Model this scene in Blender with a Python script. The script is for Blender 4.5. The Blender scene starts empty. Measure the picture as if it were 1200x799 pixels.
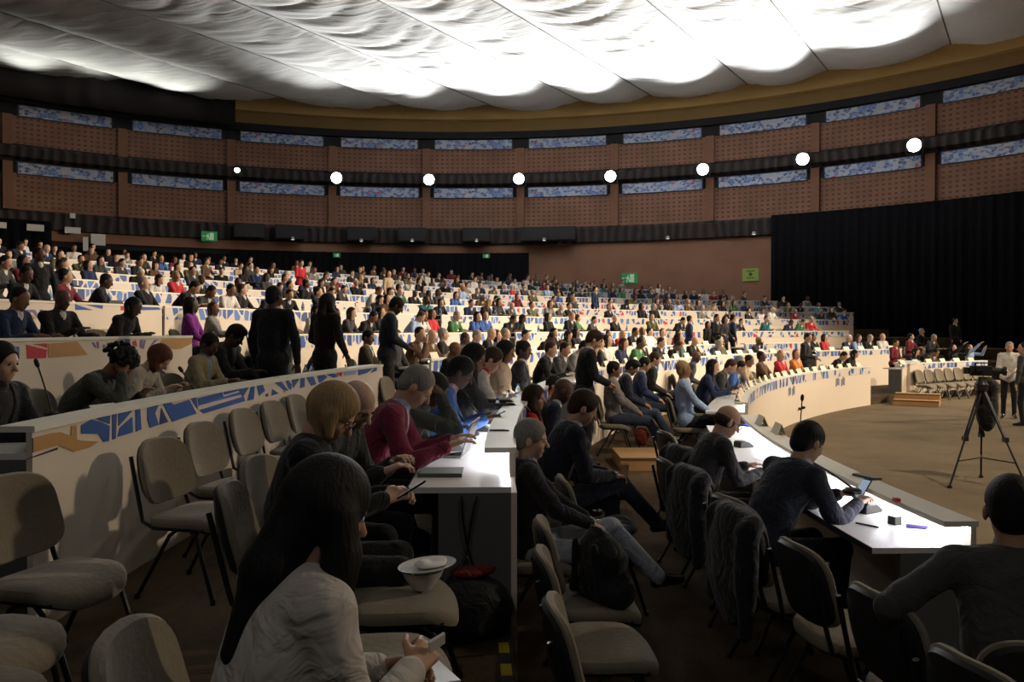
import bpy, bmesh, math, random
import numpy as np
from mathutils import Vector, Matrix
random.seed(7); RNG = random.Random(11)
scene = bpy.context.scene
COL = scene.collection
PI = math.pi
R_ = math.radians
EYE = 2.05                      # eye height over the arena floor
F_PX = 950.0; HZ = 385.0
# ---------------------------------------------------------------- materials
MATS = {}
def _nt(name):
    m = bpy.data.materials.new(name); m.use_nodes = True
    nt = m.node_tree; b = nt.nodes['Principled BSDF']
    return m, nt, b
def mat(name, col, rough=.7, metal=0., spec=.3, noise=.12, scale=14., bump=0., emit=None, es=0., sheen=0., coat=0., trans=0.):
    """procedural principled material: colour modulated by noise, optional bump"""
    if name in MATS: return MATS[name]
    m, nt, b = _nt(name)
    n = nt.nodes; l = nt.links
    tc = n.new('ShaderNodeTexCoord')
    nz = n.new('ShaderNodeTexNoise'); nz.inputs['Scale'].default_value = scale; nz.inputs['Detail'].default_value = 4
    l.new(tc.outputs['Object'], nz.inputs['Vector'])
    mx = n.new('ShaderNodeMix'); mx.data_type = 'RGBA'
    c = list(col) + [1]
    mx.inputs[6].default_value = [v * (1 - noise) for v in col] + [1]
    mx.inputs[7].default_value = [min(1, v * (1 + noise)) for v in col] + [1]
    l.new(nz.outputs['Fac'], mx.inputs[0]); l.new(mx.outputs[2], b.inputs['Base Color'])
    b.inputs['Roughness'].default_value = rough; b.inputs['Metallic'].default_value = metal
    b.inputs['Specular IOR Level'].default_value = spec
    if bump:
        bp = n.new('ShaderNodeBump'); bp.inputs['Strength'].default_value = bump; bp.inputs['Distance'].default_value = .02
        l.new(nz.outputs['Fac'], bp.inputs['Height']); l.new(bp.outputs['Normal'], b.inputs['Normal'])
    if emit: b.inputs['Emission Color'].default_value = list(emit) + [1]; b.inputs['Emission Strength'].default_value = es
    if sheen: b.inputs['Sheen Weight'].default_value = sheen
    if coat: b.inputs['Coat Weight'].default_value = coat
    if trans: b.inputs['Transmission Weight'].default_value = trans
    m.diffuse_color = c
    MATS[name] = m
    return m
def cloth(name, col, rough=.85):
    if name in MATS: return MATS[name]
    m = mat(name, col, rough, noise=.18, scale=9., bump=0, spec=.15, sheen=.12); nt = m.node_tree; n = nt.nodes; l = nt.links
    tc = [x for x in n if x.type == 'TEX_COORD'][0]
    a = n.new('ShaderNodeTexNoise'); a.inputs['Scale'].default_value = 7; a.inputs['Detail'].default_value = 3; a.inputs['Distortion'].default_value = 1.6
    l.new(tc.outputs['Object'], a.inputs[0]); bp = n.new('ShaderNodeBump'); bp.inputs['Strength'].default_value = .9; bp.inputs['Distance'].default_value = .035
    l.new(a.outputs['Fac'], bp.inputs['Height']); l.new(bp.outputs[0], n['Principled BSDF'].inputs['Normal']); return m
def ramp(nt, stops, interp='LINEAR'):
    r = nt.nodes.new('ShaderNodeValToRGB'); r.color_ramp.interpolation = interp
    e = r.color_ramp.elements
    while len(e) > 1: e.remove(e[0])
    e[0].position = stops[0][0]; e[0].color = list(stops[0][1]) + [1]
    for p, c in stops[1:]:
        x = e.new(p); x.color = list(c) + [1]
    return r
# ---------------------------------------------------------------- mesh helpers
class MB:
    def __init__(s): s.v = []; s.f = []; s.m = []; s.uv = None
    def add(s, vs, fs, mi=0):
        o = len(s.v); s.v += [tuple(v) for v in vs]; s.f += [tuple(i + o for i in f) for f in fs]; s.m += [mi] * len(fs); return s
    def box(s, x0, x1, y0, y1, z0, z1, mi=0, M=None):
        vs = [Vector((x, y, z)) for z in (z0, z1) for y in (y0, y1) for x in (x0, x1)]
        if M is not None: vs = [M @ v for v in vs]
        return s.add(vs, [(0, 2, 3, 1), (4, 5, 7, 6), (0, 1, 5, 4), (2, 6, 7, 3), (0, 4, 6, 2), (1, 3, 7, 5)], mi)
    def cyl(s, a, b, r0, r1=None, n=10, mi=0, caps=True):
        a = Vector(a); b = Vector(b); r1 = r0 if r1 is None else r1
        d = (b - a).normalized(); u = d.orthogonal().normalized(); w = d.cross(u)
        vs = []
        for c, r in ((a, r0), (b, r1)):
            vs += [c + (u * math.cos(2 * PI * i / n) + w * math.sin(2 * PI * i / n)) * r for i in range(n)]
        fs = [(i, (i + 1) % n, n + (i + 1) % n, n + i) for i in range(n)]
        if caps: fs += [tuple(range(n - 1, -1, -1)), tuple(range(n, 2 * n))]
        return s.add(vs, fs, mi)
    def tube(s, pts, r, n=8, mi=0, closed=False):
        pts = [Vector(p) for p in pts]; N = len(pts); vs = []
        pu = None
        for i, p in enumerate(pts):
            a = pts[(i - 1) % N] if (closed or i > 0) else p
            c = pts[(i + 1) % N] if (closed or i < N - 1) else p
            d = (c - a).normalized()
            u = d.orthogonal().normalized() if pu is None else (pu - d * pu.dot(d)).normalized()
            pu = u; w = d.cross(u); rr = r[i] if isinstance(r, (list, tuple)) else r
            vs += [p + (u * math.cos(2 * PI * k / n) + w * math.sin(2 * PI * k / n)) * rr for k in range(n)]
        fs = []
        for i in range(N if closed else N - 1):
            j = (i + 1) % N
            fs += [(i * n + k, i * n + (k + 1) % n, j * n + (k + 1) % n, j * n + k) for k in range(n)]
        if not closed: fs += [tuple(range(n - 1, -1, -1)), tuple(range((N - 1) * n, N * n))]
        return s.add(vs, fs, mi)
    def lathe(s, prof, c=(0, 0, 0), n=20, mi=0):
        c = Vector(c); vs = []; N = len(prof)
        for r, z in prof: vs += [c + Vector((r * math.cos(2 * PI * k / n), r * math.sin(2 * PI * k / n), z)) for k in range(n)]
        fs = []
        for i in range(N - 1): fs += [(i * n + k, i * n + (k + 1) % n, (i + 1) * n + (k + 1) % n, (i + 1) * n + k) for k in range(n)]
        return s.add(vs, fs, mi)
    def build(s, name, mats, parent=None, smooth=False, loc=None, bevel=0):
        me = bpy.data.meshes.new(name); me.from_pydata([tuple(v) for v in s.v], [], s.f)
        if not isinstance(mats, (list, tuple)): mats = [mats]
        for m in mats: me.materials.append(m)
        me.polygons.foreach_set('material_index', s.m)
        if s.uv:
            uvl = me.uv_layers.new(name='UVMap'); k = 0
            for p in me.polygons:
                for vi in p.vertices: uvl.data[k].uv = s.uv[vi]; k += 1
        if smooth: me.polygons.foreach_set('use_smooth', [True] * len(me.polygons))
        me.update()
        o = bpy.data.objects.new(name, me); COL.objects.link(o)
        if parent: o.parent = parent
        if loc: o.location = loc
        if bevel:
            b = o.modifiers.new('bev', 'BEVEL'); b.width = bevel; b.segments = 2; b.limit_method = 'ANGLE'
        if smooth and me.polygons:
            try: me.set_sharp_from_angle(angle=R_(38))
            except Exception: pass
        return o
def tag(o, label=None, cat=None, group=None, kind=None):
    if label: o['label'] = label
    if cat: o['category'] = cat
    if group: o['group'] = group
    if kind: o['kind'] = kind
    return o
def par(o, root):
    o.parent = root; o.matrix_parent_inverse = Matrix.Translation(-root.location); return o
def empty(name, loc=(0, 0, 0), rz=0):
    o = bpy.data.objects.new(name, None); COL.objects.link(o); o.location = loc; o.rotation_euler = (0, 0, rz)
    o.empty_display_size = .1
    return o
def copy_tree(o, parent=None):
    c = o.copy(); COL.objects.link(c); c.parent = parent
    for ch in o.children: copy_tree(ch, c)
    return c
# ---------------------------------------------------------------- hall geometry
CX, CY = 25.4, 5.0                      # centre of the seating arcs
ROW = 2.39
RK = [23.0 + ROW * k for k in range(12)]
FZ = [.19, .53, .71, 1.17, 1.64, 2.02, 2.35, 2.72, 3.10, 3.45, 3.80]      # floor of seating row k
LZ = [1.05, 1.38, 1.57, 1.96, 2.44, 2.82, 3.15, 3.52, 3.90, 4.25, 4.60]   # top edge of desk k
def pol(r, phi, z=0.):                  # phi in degrees from -X towards +Y
    a = R_(phi); return Vector((CX - r * math.cos(a), CY + r * math.sin(a), z))
def phi_at(px, r):                      # angle where the vertical plane through picture column px meets arc r
    t = (px - 600.) / F_PX
    a = 1 + t * t; b = -(2 * CX * t + 2 * CY); c = CX * CX + CY * CY - r * r
    d = (-b + math.sqrt(max(0, b * b - 4 * a * c))) / (2 * a)
    return math.degrees(math.atan2(d - CY, CX - t * d))
def facing(phi):                        # rotation about z so that local +Y looks at the centre of the arcs
    a = R_(phi); return math.atan2(-math.cos(a), -math.sin(a))
WX, WY, WR = -3.5, 15.5, 34.5           # outer ring wall
def wal(ang, z=0., r=WR):
    a = R_(ang); return Vector((WX + r * math.sin(a), WY + r * math.cos(a), z))
def wang(px):
    t = (px - 600.) / F_PX
    a = 1 + t * t; b = -2 * (WX * t + WY); c = WX * WX + WY * WY - WR * WR
    d = (-b + math.sqrt(b * b - 4 * a * c)) / (2 * a)
    return math.degrees(math.atan2(t * d - WX, d - WY))
def strip(mb, P, a0, a1, n, prof, mi=0, closed=False, caps=False):
    """sweep profile [(r,z)...] over angles with point function P(r,a,z); uv = arc length, profile length"""
    L = len(prof); o = len(mb.v); vs = []
    if mb.uv is None: mb.uv = []
    acc = [0.]
    for i in range(1, L): acc.append(acc[-1] + math.hypot(prof[i][0] - prof[i - 1][0], prof[i][1] - prof[i - 1][1]))
    for i in range(n + 1):
        a = a0 + (a1 - a0) * i / n
        for j, (r, z) in enumerate(prof): vs.append(P(r, a, z)); mb.uv.append((R_(a) * (WR if prof[0][0] < 3 else prof[0][0]), prof[j][1] if not closed else acc[j]))
    fs = []
    J = L if closed else L - 1
    for i in range(n):
        for j in range(J):
            k = (j + 1) % L
            fs.append((i * L + j, (i + 1) * L + j, (i + 1) * L + k, i * L + k))
    if closed: fs += [tuple(range(L - 1, -1, -1)), tuple(n * L + j for j in range(L))]
    mb.add(vs, fs, mi)
    return mb
def rect(r0, r1, z0, z1): return [(r0, z0), (r1, z0), (r1, z1), (r0, z1)]
def arc_obj(name, m, a0, a1, prof, parent=None, n=None, closed=True, P=None):
    P = P or (lambda r, a, z: pol(r, a, z))
    n = n or max(2, int(abs(a1 - a0) / 1.2))
    mb = strip(MB(), P, a0, a1, n, prof, 0, closed)
    return mb.build(name, m, parent)
# ================================================================ camera
cam = bpy.data.cameras.new('camera'); cam.sensor_width = 36; cam.lens = 36 * F_PX / 1200.
cam.clip_start = .05; cam.clip_end = 300
cam_o = bpy.data.objects.new('camera', cam); COL.objects.link(cam_o)
cam_o.location = (0, 0, EYE); cam_o.rotation_euler = (PI / 2 - math.atan((399.5 - HZ) / F_PX), 0, 0)
scene.camera = cam_o
scene.view_settings.view_transform = 'Standard'; scene.view_settings.look = 'None'
scene.view_settings.exposure = .12; scene.view_settings.gamma = 1.; scene.view_settings.use_curve_mapping = False
w = bpy.data.worlds.new('world'); scene.world = w; w.use_nodes = True
w.node_tree.nodes['Background'].inputs[0].default_value = (.75, .8, 1, 1); w.node_tree.nodes['Background'].inputs[1].default_value = .006
try:
    scene.cycles.max_bounces = 5; scene.cycles.diffuse_bounces = 3; scene.cycles.glossy_bounces = 2
    scene.cycles.transmission_bounces = 3; scene.cycles.caustics_reflective = False; scene.cycles.caustics_refractive = False
    scene.cycles.sample_clamp_indirect = 4
except Exception: pass
# ================================================================ special materials
def lattice_mat(name, base, hole, sx, sy):
    m, nt, b = _nt(name); n = nt.nodes; l = nt.links
    uv = n.new('ShaderNodeUVMap'); mp = n.new('ShaderNodeMapping'); l.new(uv.outputs[0], mp.inputs[0])
    mp.inputs['Scale'].default_value = (sx, sy, 1)
    sp = n.new('ShaderNodeSeparateXYZ'); l.new(mp.outputs[0], sp.inputs[0])
    def M(op, a, bb=None):
        x = n.new('ShaderNodeMath'); x.operation = op
        for i, v in enumerate((a, bb)):
            if v is None: continue
            if isinstance(v, (int, float)): x.inputs[i].default_value = v
            else: l.new(v, x.inputs[i])
        return x.outputs[0]
    fx = M('FRACT', sp.outputs[0]); fy = M('FRACT', sp.outputs[1])
    hx = M('LESS_THAN', M('ABSOLUTE', M('SUBTRACT', fx, .5)), .24)
    hy = M('LESS_THAN', M('ABSOLUTE', M('SUBTRACT', fy, .5)), .2)
    h = M('MULTIPLY', hx, hy)
    nz = n.new('ShaderNodeTexNoise'); nz.inputs['Scale'].default_value = .7; nz.inputs['Detail'].default_value = 5
    l.new(uv.outputs[0], nz.inputs['Vector'])
    r = ramp(nt, [(.3, [v * .8 for v in base]), (.7, [v * 1.2 for v in base])]); l.new(nz.outputs['Fac'], r.inputs[0])
    mx = n.new('ShaderNodeMix'); mx.data_type = 'RGBA'; l.new(h, mx.inputs[0]); l.new(r.outputs[0], mx.inputs[6]); mx.inputs[7].default_value = list(hole) + [1]
    l.new(mx.outputs[2], b.inputs['Base Color']); b.inputs['Roughness'].default_value = .8
    bp = n.new('ShaderNodeBump'); bp.inputs['Strength'].default_value = .6; bp.inputs['Distance'].default_value = .05; bp.invert = True
    l.new(h, bp.inputs['Height']); l.new(bp.outputs[0], b.inputs['Normal'])
    return m
def mosaic_mat(name, sx, sy, stops, edge=(.72, .72, .76), ew=.1, rnd=1.):
    """angular cut-out pattern: voronoi cells with pale gaps between them"""
    m, nt, b = _nt(name); n = nt.nodes; l = nt.links
    uv = n.new('ShaderNodeUVMap'); mp = n.new('ShaderNodeMapping'); l.new(uv.outputs[0], mp.inputs[0]); mp.inputs['Scale'].default_value = (sx, sy, 1)
    nz = n.new('ShaderNodeTexNoise'); nz.inputs['Scale'].default_value = .35; l.new(uv.outputs[0], nz.inputs['Vector'])
    v1 = n.new('ShaderNodeTexVoronoi'); v1.voronoi_dimensions = '2D'; v1.inputs['Scale'].default_value = 1; v1.inputs['Randomness'].default_value = rnd
    v2 = n.new('ShaderNodeTexVoronoi'); v2.voronoi_dimensions = '2D'; v2.feature = 'DISTANCE_TO_EDGE'; v2.inputs['Scale'].default_value = 1; v2.inputs['Randomness'].default_value = rnd
    l.new(mp.outputs[0], v1.inputs['Vector']); l.new(mp.outputs[0], v2.inputs['Vector'])
    sp = n.new('ShaderNodeSeparateColor'); l.new(v1.outputs['Color'], sp.inputs[0])
    r = ramp(nt, stops, 'CONSTANT'); l.new(sp.outputs[0], r.inputs[0])
    lt = n.new('ShaderNodeMath'); lt.operation = 'LESS_THAN'; lt.inputs[1].default_value = ew; l.new(v2.outputs['Distance'], lt.inputs[0])
    mx = n.new('ShaderNodeMix'); mx.data_type = 'RGBA'; l.new(lt.outputs[0], mx.inputs[0]); l.new(r.outputs[0], mx.inputs[6]); mx.inputs[7].default_value = list(edge) + [1]
    l.new(mx.outputs[2], b.inputs['Base Color']); b.inputs['Roughness'].default_value = .55
    return m
def drape_mat(name, col, sc=9.):
    m, nt, b = _nt(name); n = nt.nodes; l = nt.links
    uv = n.new('ShaderNodeUVMap'); wv = n.new('ShaderNodeTexWave'); wv.bands_direction = 'X'; wv.inputs['Scale'].default_value = sc * .1; wv.inputs['Distortion'].default_value = 3
    l.new(uv.outputs[0], wv.inputs[0])
    r = ramp(nt, [(0, [c * .55 for c in col]), (1, col)]); l.new(wv.outputs['Fac'], r.inputs[0]); l.new(r.outputs[0], b.inputs['Base Color'])
    bp = n.new('ShaderNodeBump'); bp.inputs['Distance'].default_value = .1; l.new(wv.outputs['Fac'], bp.inputs['Height']); l.new(bp.outputs[0], b.inputs['Normal'])
    b.inputs['Roughness'].default_value = .95; b.inputs['Specular IOR Level'].default_value = .05
    return m
def carpet_mat(name, c0, c1, c2):
    m, nt, b = _nt(name); n = nt.nodes; l = nt.links
    tc = n.new('ShaderNodeTexCoord')
    n1 = n.new('ShaderNodeTexNoise'); n1.inputs['Scale'].default_value = .55; n1.inputs['Detail'].default_value = 8; n1.inputs['Roughness'].default_value = .7
    n2 = n.new('ShaderNodeTexNoise'); n2.inputs['Scale'].default_value = 60; n2.inputs['Detail'].default_value = 3
    l.new(tc.outputs['Object'], n1.inputs[0]); l.new(tc.outputs['Object'], n2.inputs[0])
    r = ramp(nt, [(.3, c0), (.52, c1), (.72, c2)]); l.new(n1.outputs['Fac'], r.inputs[0])
    mx = n.new('ShaderNodeMix'); mx.data_type = 'RGBA'; mx.blend_type = 'MULTIPLY'; mx.inputs[0].default_value = .45
    l.new(r.outputs[0], mx.inputs[6]); l.new(n2.outputs['Fac'], mx.inputs[7]); l.new(mx.outputs[2], b.inputs['Base Color'])
    bp = n.new('ShaderNodeBump'); bp.inputs['Strength'].default_value = .4; bp.inputs['Distance'].default_value = .01; l.new(n2.outputs['Fac'], bp.inputs['Height']); l.new(bp.outputs[0], b.inputs['Normal'])
    b.inputs['Roughness'].default_value = .95; b.inputs['Specular IOR Level'].default_value = .08
    return m
BLUE = (.035, .10, .36); NAVY = (.02, .05, .18); OCHRE = (.50, .27, .09); RED = (.55, .03, .05); PALE = (.66, .60, .53); SKY = (.16, .36, .62)
M_lat = lattice_mat('brick_lattice', (.20, .098, .064), (.10, .047, .03), 3.2, 4.0)
M_pil = mat('brick_pillar', (.19, .095, .06), .8, noise=.2, scale=3, bump=.2)
M_dark = mat('dark_gallery', (.018, .018, .022), .9, noise=.4, scale=2)
M_drape = drape_mat('black_drape', (.010, .010, .013))
M_grayd = drape_mat('charcoal_drape', (.06, .052, .052), 6)
M_brown = mat('brown_panelling', (.25, .125, .08), .7, noise=.25, scale=.8, bump=.1)
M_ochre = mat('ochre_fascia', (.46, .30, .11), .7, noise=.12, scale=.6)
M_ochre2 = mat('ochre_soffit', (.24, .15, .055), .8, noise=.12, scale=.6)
M_mos = mosaic_mat('gallery_mosaic', 5.2, 8., [(0, (.08, .16, .42)), (.2, (.34, .38, .5)), (.42, (.14, .24, .5)), (.6, (.40, .42, .5)), (.8, (.07, .10, .22)), (.93, (.35, .37, .42)), (.985, (.5, .08, .08))], ew=.05, edge=(.38, .40, .48))
M_band = mosaic_mat('desk_band', 3.4, 2.6, [(0, BLUE), (.34, PALE), (.5, BLUE), (.72, OCHRE), (.80, BLUE), (.9, RED), (.955, NAVY)], edge=PALE, ew=.09, rnd=.9)
M_band2 = mosaic_mat('desk_band_fine', 6.0, 3.2, [(0, BLUE), (.32, PALE), (.55, (.08, .2, .5)), (.75, PALE), (.9, RED), (.93, NAVY)], edge=PALE, ew=.1)
M_cream = mat('desk_cream', (.72, .63, .52), .6, noise=.05, scale=.8)
M_top = mat('desk_top_white', (.74, .73, .70), .35, noise=.04, scale=3, spec=.4)
M_shelf = mat('desk_shelf', (.80, .78, .68), .45, noise=.05, scale=3)
M_grey = mat('desk_end_grey', (.12, .12, .112), .75, noise=.12, scale=2)
M_edge = mat('desk_edge_dark', (.03, .03, .04), .5)
M_carp = carpet_mat('arena_carpet', (.16, .125, .085), (.22, .175, .12), (.27, .215, .15))
M_carp2 = carpet_mat('tier_carpet', (.045, .031, .021), (.10, .070, .044), (.19, .135, .08))
M_wood = mat('step_wood', (.42, .25, .11), .6, noise=.15, scale=4, bump=.05)
# ================================================================ ring wall, bay by bay
def W(r, a, z): return wal(a, z + EYE if z > 1 else z, WR - r)      # r = distance inward from the wall; heights above eye level
cols = [-130, 10, 145, 272, 390, 500, 610, 720, 832, 955, 1090, 1232, 1390]
ang = [wang(c) for c in cols]
ang[0] = ang[1] - (ang[2] - ang[1])
a_lo, a_hi = ang[0] - 22, ang[-1] + 20
for nm, z0, z1, m_, d0 in (('wall_far', 6.15, 8.05, M_lat, 0), ('wall_far', 9.55, 11.0, M_lat, 0)):
    for i in range(len(ang) - 1):
        o = arc_obj(nm, m_, ang[i], ang[i + 1], [(0, z0), (0, z1)], n=8, closed=False, P=W); tag(o, kind='structure')
tag(arc_obj('wall_far', M_dark, a_lo, a_hi, [(-.02, 0), (-.02, 15.2)], closed=False, P=W), kind='structure')
for i, a in enumerate(ang):
    for z0, z1 in ((6.15, 8.6), (9.45, 11.0)):
        o = arc_obj('wall_pillar', M_pil, a - .38, a + .38, [(-.01, z0), (.22, z0), (.22, z1), (-.01, z1)], n=1, P=W); o.name = 'trim_1'; tag(o, kind='structure')
    o = arc_obj('trim_2', M_dark, a - .55, a + .55, [(-.01, 8.6), (.12, 8.6), (.12, 9.5), (-.01, 9.5)], n=1, P=W); tag(o, kind='structure')
gp = None
for i in range(len(ang) - 1):
    for j, (z0, z1, where) in enumerate(((8.03, 8.6, 'lower'), (11.0, 11.55, 'upper'))):
        pad = .9 if j else .8
        c = (cols[i] + cols[i + 1]) / 2
        if c > 1320 or c < -60: continue
        side = 'left' if c < 270 else ('centre' if c < 900 else 'right')
        root = empty('mosaic_panel', W(.05, (ang[i] + ang[i + 1]) / 2, z0))
        bays = {0: 'cut by left edge', 1: 'first whole bay from left', 2: 'second whole bay from left', 3: 'third whole bay from left', 4: 'fourth whole bay from left', 5: 'fifth whole bay from left', 6: 'sixth whole bay from left', 7: 'seventh whole bay from left', 8: 'eighth whole bay from left', 9: 'second bay from the right edge', 10: 'bay nearest the right edge', 11: 'cut by the right edge'}
        tag(root, 'blue and white mosaic panel, %s gallery band, %s' % (where, bays[i]), 'wall panel', 'mosaic panels along the %s gallery band' % where)
        for nm, m_, rr, q0, q1, pp in (('frame', M_edge, .03, z0 - .05, z1 + .05, pad - .12), ('mosaic', M_mos, .07, z0, z1, pad)):
            o = arc_obj(nm, m_, ang[i] + pp, ang[i + 1] - pp, [(0, q0), (rr, q0), (rr, q1), (0, q1)], n=8, P=W)
            o.parent = root; o.matrix_parent_inverse = Matrix.Translation(-root.location)
# gallery bands / drapes
tag(arc_obj('trim_3', M_grayd, a_lo, a_hi, [(0, 8.72), (.35, 8.85), (.4, 9.3), (0, 9.5)], closed=False, P=W), kind='structure')
tag(arc_obj('trim_4', M_grayd, a_lo, a_hi, [(0, 5.15), (.30, 5.2), (.34, 6.0), (0, 6.17)], closed=False, P=W), kind='structure')
tag(arc_obj('trim_5', M_dark, a_lo, a_hi, [(0, 11.6), (.25, 11.62), (.25, 12.02), (0, 12.05)], closed=False, P=W), kind='structure')
a272, a620, a905 = wang(275), wang(620), wang(906)
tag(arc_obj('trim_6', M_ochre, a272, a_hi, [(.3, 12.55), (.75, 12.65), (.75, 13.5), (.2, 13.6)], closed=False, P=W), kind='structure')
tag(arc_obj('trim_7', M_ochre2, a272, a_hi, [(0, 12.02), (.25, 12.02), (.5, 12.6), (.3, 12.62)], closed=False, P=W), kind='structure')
tag(arc_obj('trim_8', M_brown, a_lo, a620, [(.05, 4.62), (.12, 4.64), (.12, 5.16), (.05, 5.2)], closed=False, P=W), kind='structure')
tag(arc_obj('wall_back', M_brown, a620, a905, [(.10, 0), (.10, 5.16)], closed=False, P=W), kind='structure')
# drapes with real folds
def drape(name, a0, a1, z0, z1, m_, off, label, n=None, amp=.06, wl=.45):
    mb = MB(); n = n or int(abs(R_(a1 - a0)) * WR / .12); vs = []
    for i in range(n + 1):
        a = a0 + (a1 - a0) * i / n; s = R_(a) * WR
        f = amp * math.sin(s * 2 * PI / wl + 1.3 * math.sin(s * .9)) + amp * .5 * math.sin(s * 2 * PI / (wl * 2.7))
        for z in (z0 + EYE if z0 > 1 else z0, (z0 + z1) / 2 + EYE, z1 + EYE): vs.append(wal(a, z, WR - off - f))
    mb.uv = [(0, 0)] * len(vs); L = 3
    fs = [(i * L + j, (i + 1) * L + j, (i + 1) * L + j + 1, i * L + j + 1) for i in range(n) for j in range(2)]
    mb.add(vs, fs); o = mb.build(name, m_, smooth=True)
    md = o.modifiers.new('th', 'SOLIDIFY'); md.thickness = .012
    return tag(o, label, 'curtain')
drape('curtain', a905, a_hi, 0.02, 6.2, M_drape, .62, 'huge plain black floor length curtain closing off the right side of the hall')
drape('curtain', wang(276), a620 - .1, 0.1, 4.6, M_drape, .5, 'low black curtain in the middle of the far wall, left of the brown panelling')
drape('curtain', a_lo + 1, wang(60), 0.1, 5.6, M_drape, .5, 'black curtain behind the last rows at the far left')
drape('curtain', wang(66), wang(270), 0.1, 4.3, M_drape, .5, 'low black curtain below the brown strip behind the left rows')
drape('curtain', a_lo, a272 + .1, 11.75, 14.2, M_grayd, .8, 'dark charcoal drape hanging under the tent fabric in the upper left corner', amp=.1, wl=1.6)
# floors
def ring_lim(r):
    lim = 80.
    for i in range(0, 1200):
        p = pol(r, i * .1)
        if math.hypot(p.x - WX, p.y - WY) > WR - .9: return i * .1
    return lim
for k in range(11):
    hi = min(ring_lim(RK[k + 1]), 84)
    o = arc_obj('floor', M_carp2, -22, hi, rect(RK[k] + .036, RK[k + 1] + .036, -.25, FZ[k]), n=130); tag(o, kind='structure')
o = arc_obj('floor', M_carp2, 12, 36, rect(RK[11], 60.5, -.25, 3.8), n=60); tag(o, kind='structure')
o = arc_obj('floor', M_carp2, 0, 40, rect(RK[11], RK[11] + 6, -.3, 3.79), n=80); tag(o, kind='structure')
mb = MB(); n = 72
mb.add([wal(i * 5, 0, WR - .03) for i in range(n)] + [wal(i * 5, -.3, WR - .03) for i in range(n)], [tuple(range(n)), tuple(range(2 * n - 1, n - 1, -1))] + [(i, n + i, n + (i + 1) % n, (i + 1) % n) for i in range(n)])
tag(mb.build('floor', M_carp), kind='structure')
# walls behind / beside the camera so the ring is closed
tag(arc_obj('wall_back', M_dark, a_hi, 360 + a_lo, [(0, 0), (0, 15.2)], closed=False, P=W, n=50), kind='structure')
# ================================================================ tent ceiling
U = Vector((.545, .839)).normalized(); V = Vector((U.y, -U.x))         # seams run along U
seamx = [17.3 + 6.3, 17.3, 10.4, 5.3, -1.1, -5.8, -11.8, -17.2, -23.0, -28.0, -33.5, -39]
def seam_v(x): return Vector((x, 33.3)).dot(V)
sv = sorted(seam_v(x) for x in seamx)
sv = [sv[0] - 5] + sv + [sv[-1] + 5.2, sv[-1] + 10.5, sv[-1] + 16, sv[-1] + 21]
C2 = Vector((WX, WY)); RC = WR - .55
vmin = C2.dot(V) - RC + .05; vmax = C2.dot(V) + RC - .05
from bisect import bisect_right
def ceil_z(v, s, edge):
    i = max(0, min(len(sv) - 2, bisect_right(sv, v) - 1)); w_ = (v - sv[i]) / (sv[i + 1] - sv[i]); w_ = min(1, max(0, w_))
    q = 4 * w_ * (1 - w_)
    sh = (w_ - .5) ** 2
    ph = s / 2.05 + sh * 2.6 + .3 * math.sin(i * 2.1 + s * .23) + .12 * math.sin(s * 1.1 + i * 3)
    fold = abs(math.sin(PI * ph)) ** .32
    ph2 = s / .93 + sh * 2.2 + .4 * math.sin(s * .7 + i * 1.7)
    f2 = abs(math.sin(PI * ph2)) ** .5
    wr = .022 * math.sin(s * 7 + 3 * math.sin(v * 1.3 + i) + v * .8)
    am = .55 + .45 * math.sin(s * .45 + i * 2.3)
    return 15.65 - .26 * q - .25 * fold * q ** .6 * (.6 + .4 * am) - .035 * f2 * am * q + wr * q * .6
grid = MB(); cols_v = []
v = vmin
allv = sorted(set([round(vmin + (vmax - vmin) * i / 200, 4) for i in range(201)] + [round(x, 4) for x in sv if vmin < x < vmax]))
Sn = 520
for v in allv:
    dv = v - C2.dot(V); h = math.sqrt(max(.01, RC * RC - dv * dv)); s0 = C2.dot(U)
    col_ = []
    for j in range(Sn + 1):
        s = s0 - h + 2 * h * j / Sn
        e = min(1., (h - abs(s - s0)) / 1.)
        P = U * s + V * v
        col_.append((P.x, P.y, ceil_z(v, s, e)))
    cols_v.append(col_)
L = Sn + 1
vs = [p for c in cols_v for p in c]
fs = [(i * L + j, (i + 1) * L + j, (i + 1) * L + j + 1, i * L + j + 1) for i in range(len(allv) - 1) for j in range(Sn)]
grid.add(vs, fs)
M_tent = mat('tent_fabric', (.80, .80, .80), .9, noise=.05, scale=.9, bump=.12, spec=.05)
nt = M_tent.node_tree; n_ = nt.nodes
tcn = [x for x in n_ if x.type == 'TEX_COORD'][0]; bpn = [x for x in n_ if x.type == 'BUMP'][0]
mp_ = n_.new('ShaderNodeMapping'); mp_.inputs['Rotation'].default_value = (0, 0, math.atan2(U.x, U.y)); mp_.inputs['Scale'].default_value = (.35, 3.2, 1)
nz_ = n_.new('ShaderNodeTexNoise'); nz_.inputs['Scale'].default_value = 1.; nz_.inputs['Detail'].default_value = 4; nz_.inputs['Distortion'].default_value = .6
nt.links.new(tcn.outputs['Object'], mp_.inputs[0]); nt.links.new(mp_.outputs[0], nz_.inputs[0]); nt.links.new(nz_.outputs['Fac'], bpn.inputs['Height'])
bpn.inputs['Strength'].default_value = .4; bpn.inputs['Distance'].default_value = .12
o = grid.build('ceiling', M_tent, smooth=False); o.data.polygons.foreach_set('use_smooth', [True] * len(o.data.polygons)); tag(o, kind='structure')
M_seam = mat('tent_seam', (.22, .22, .21), .9)
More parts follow.
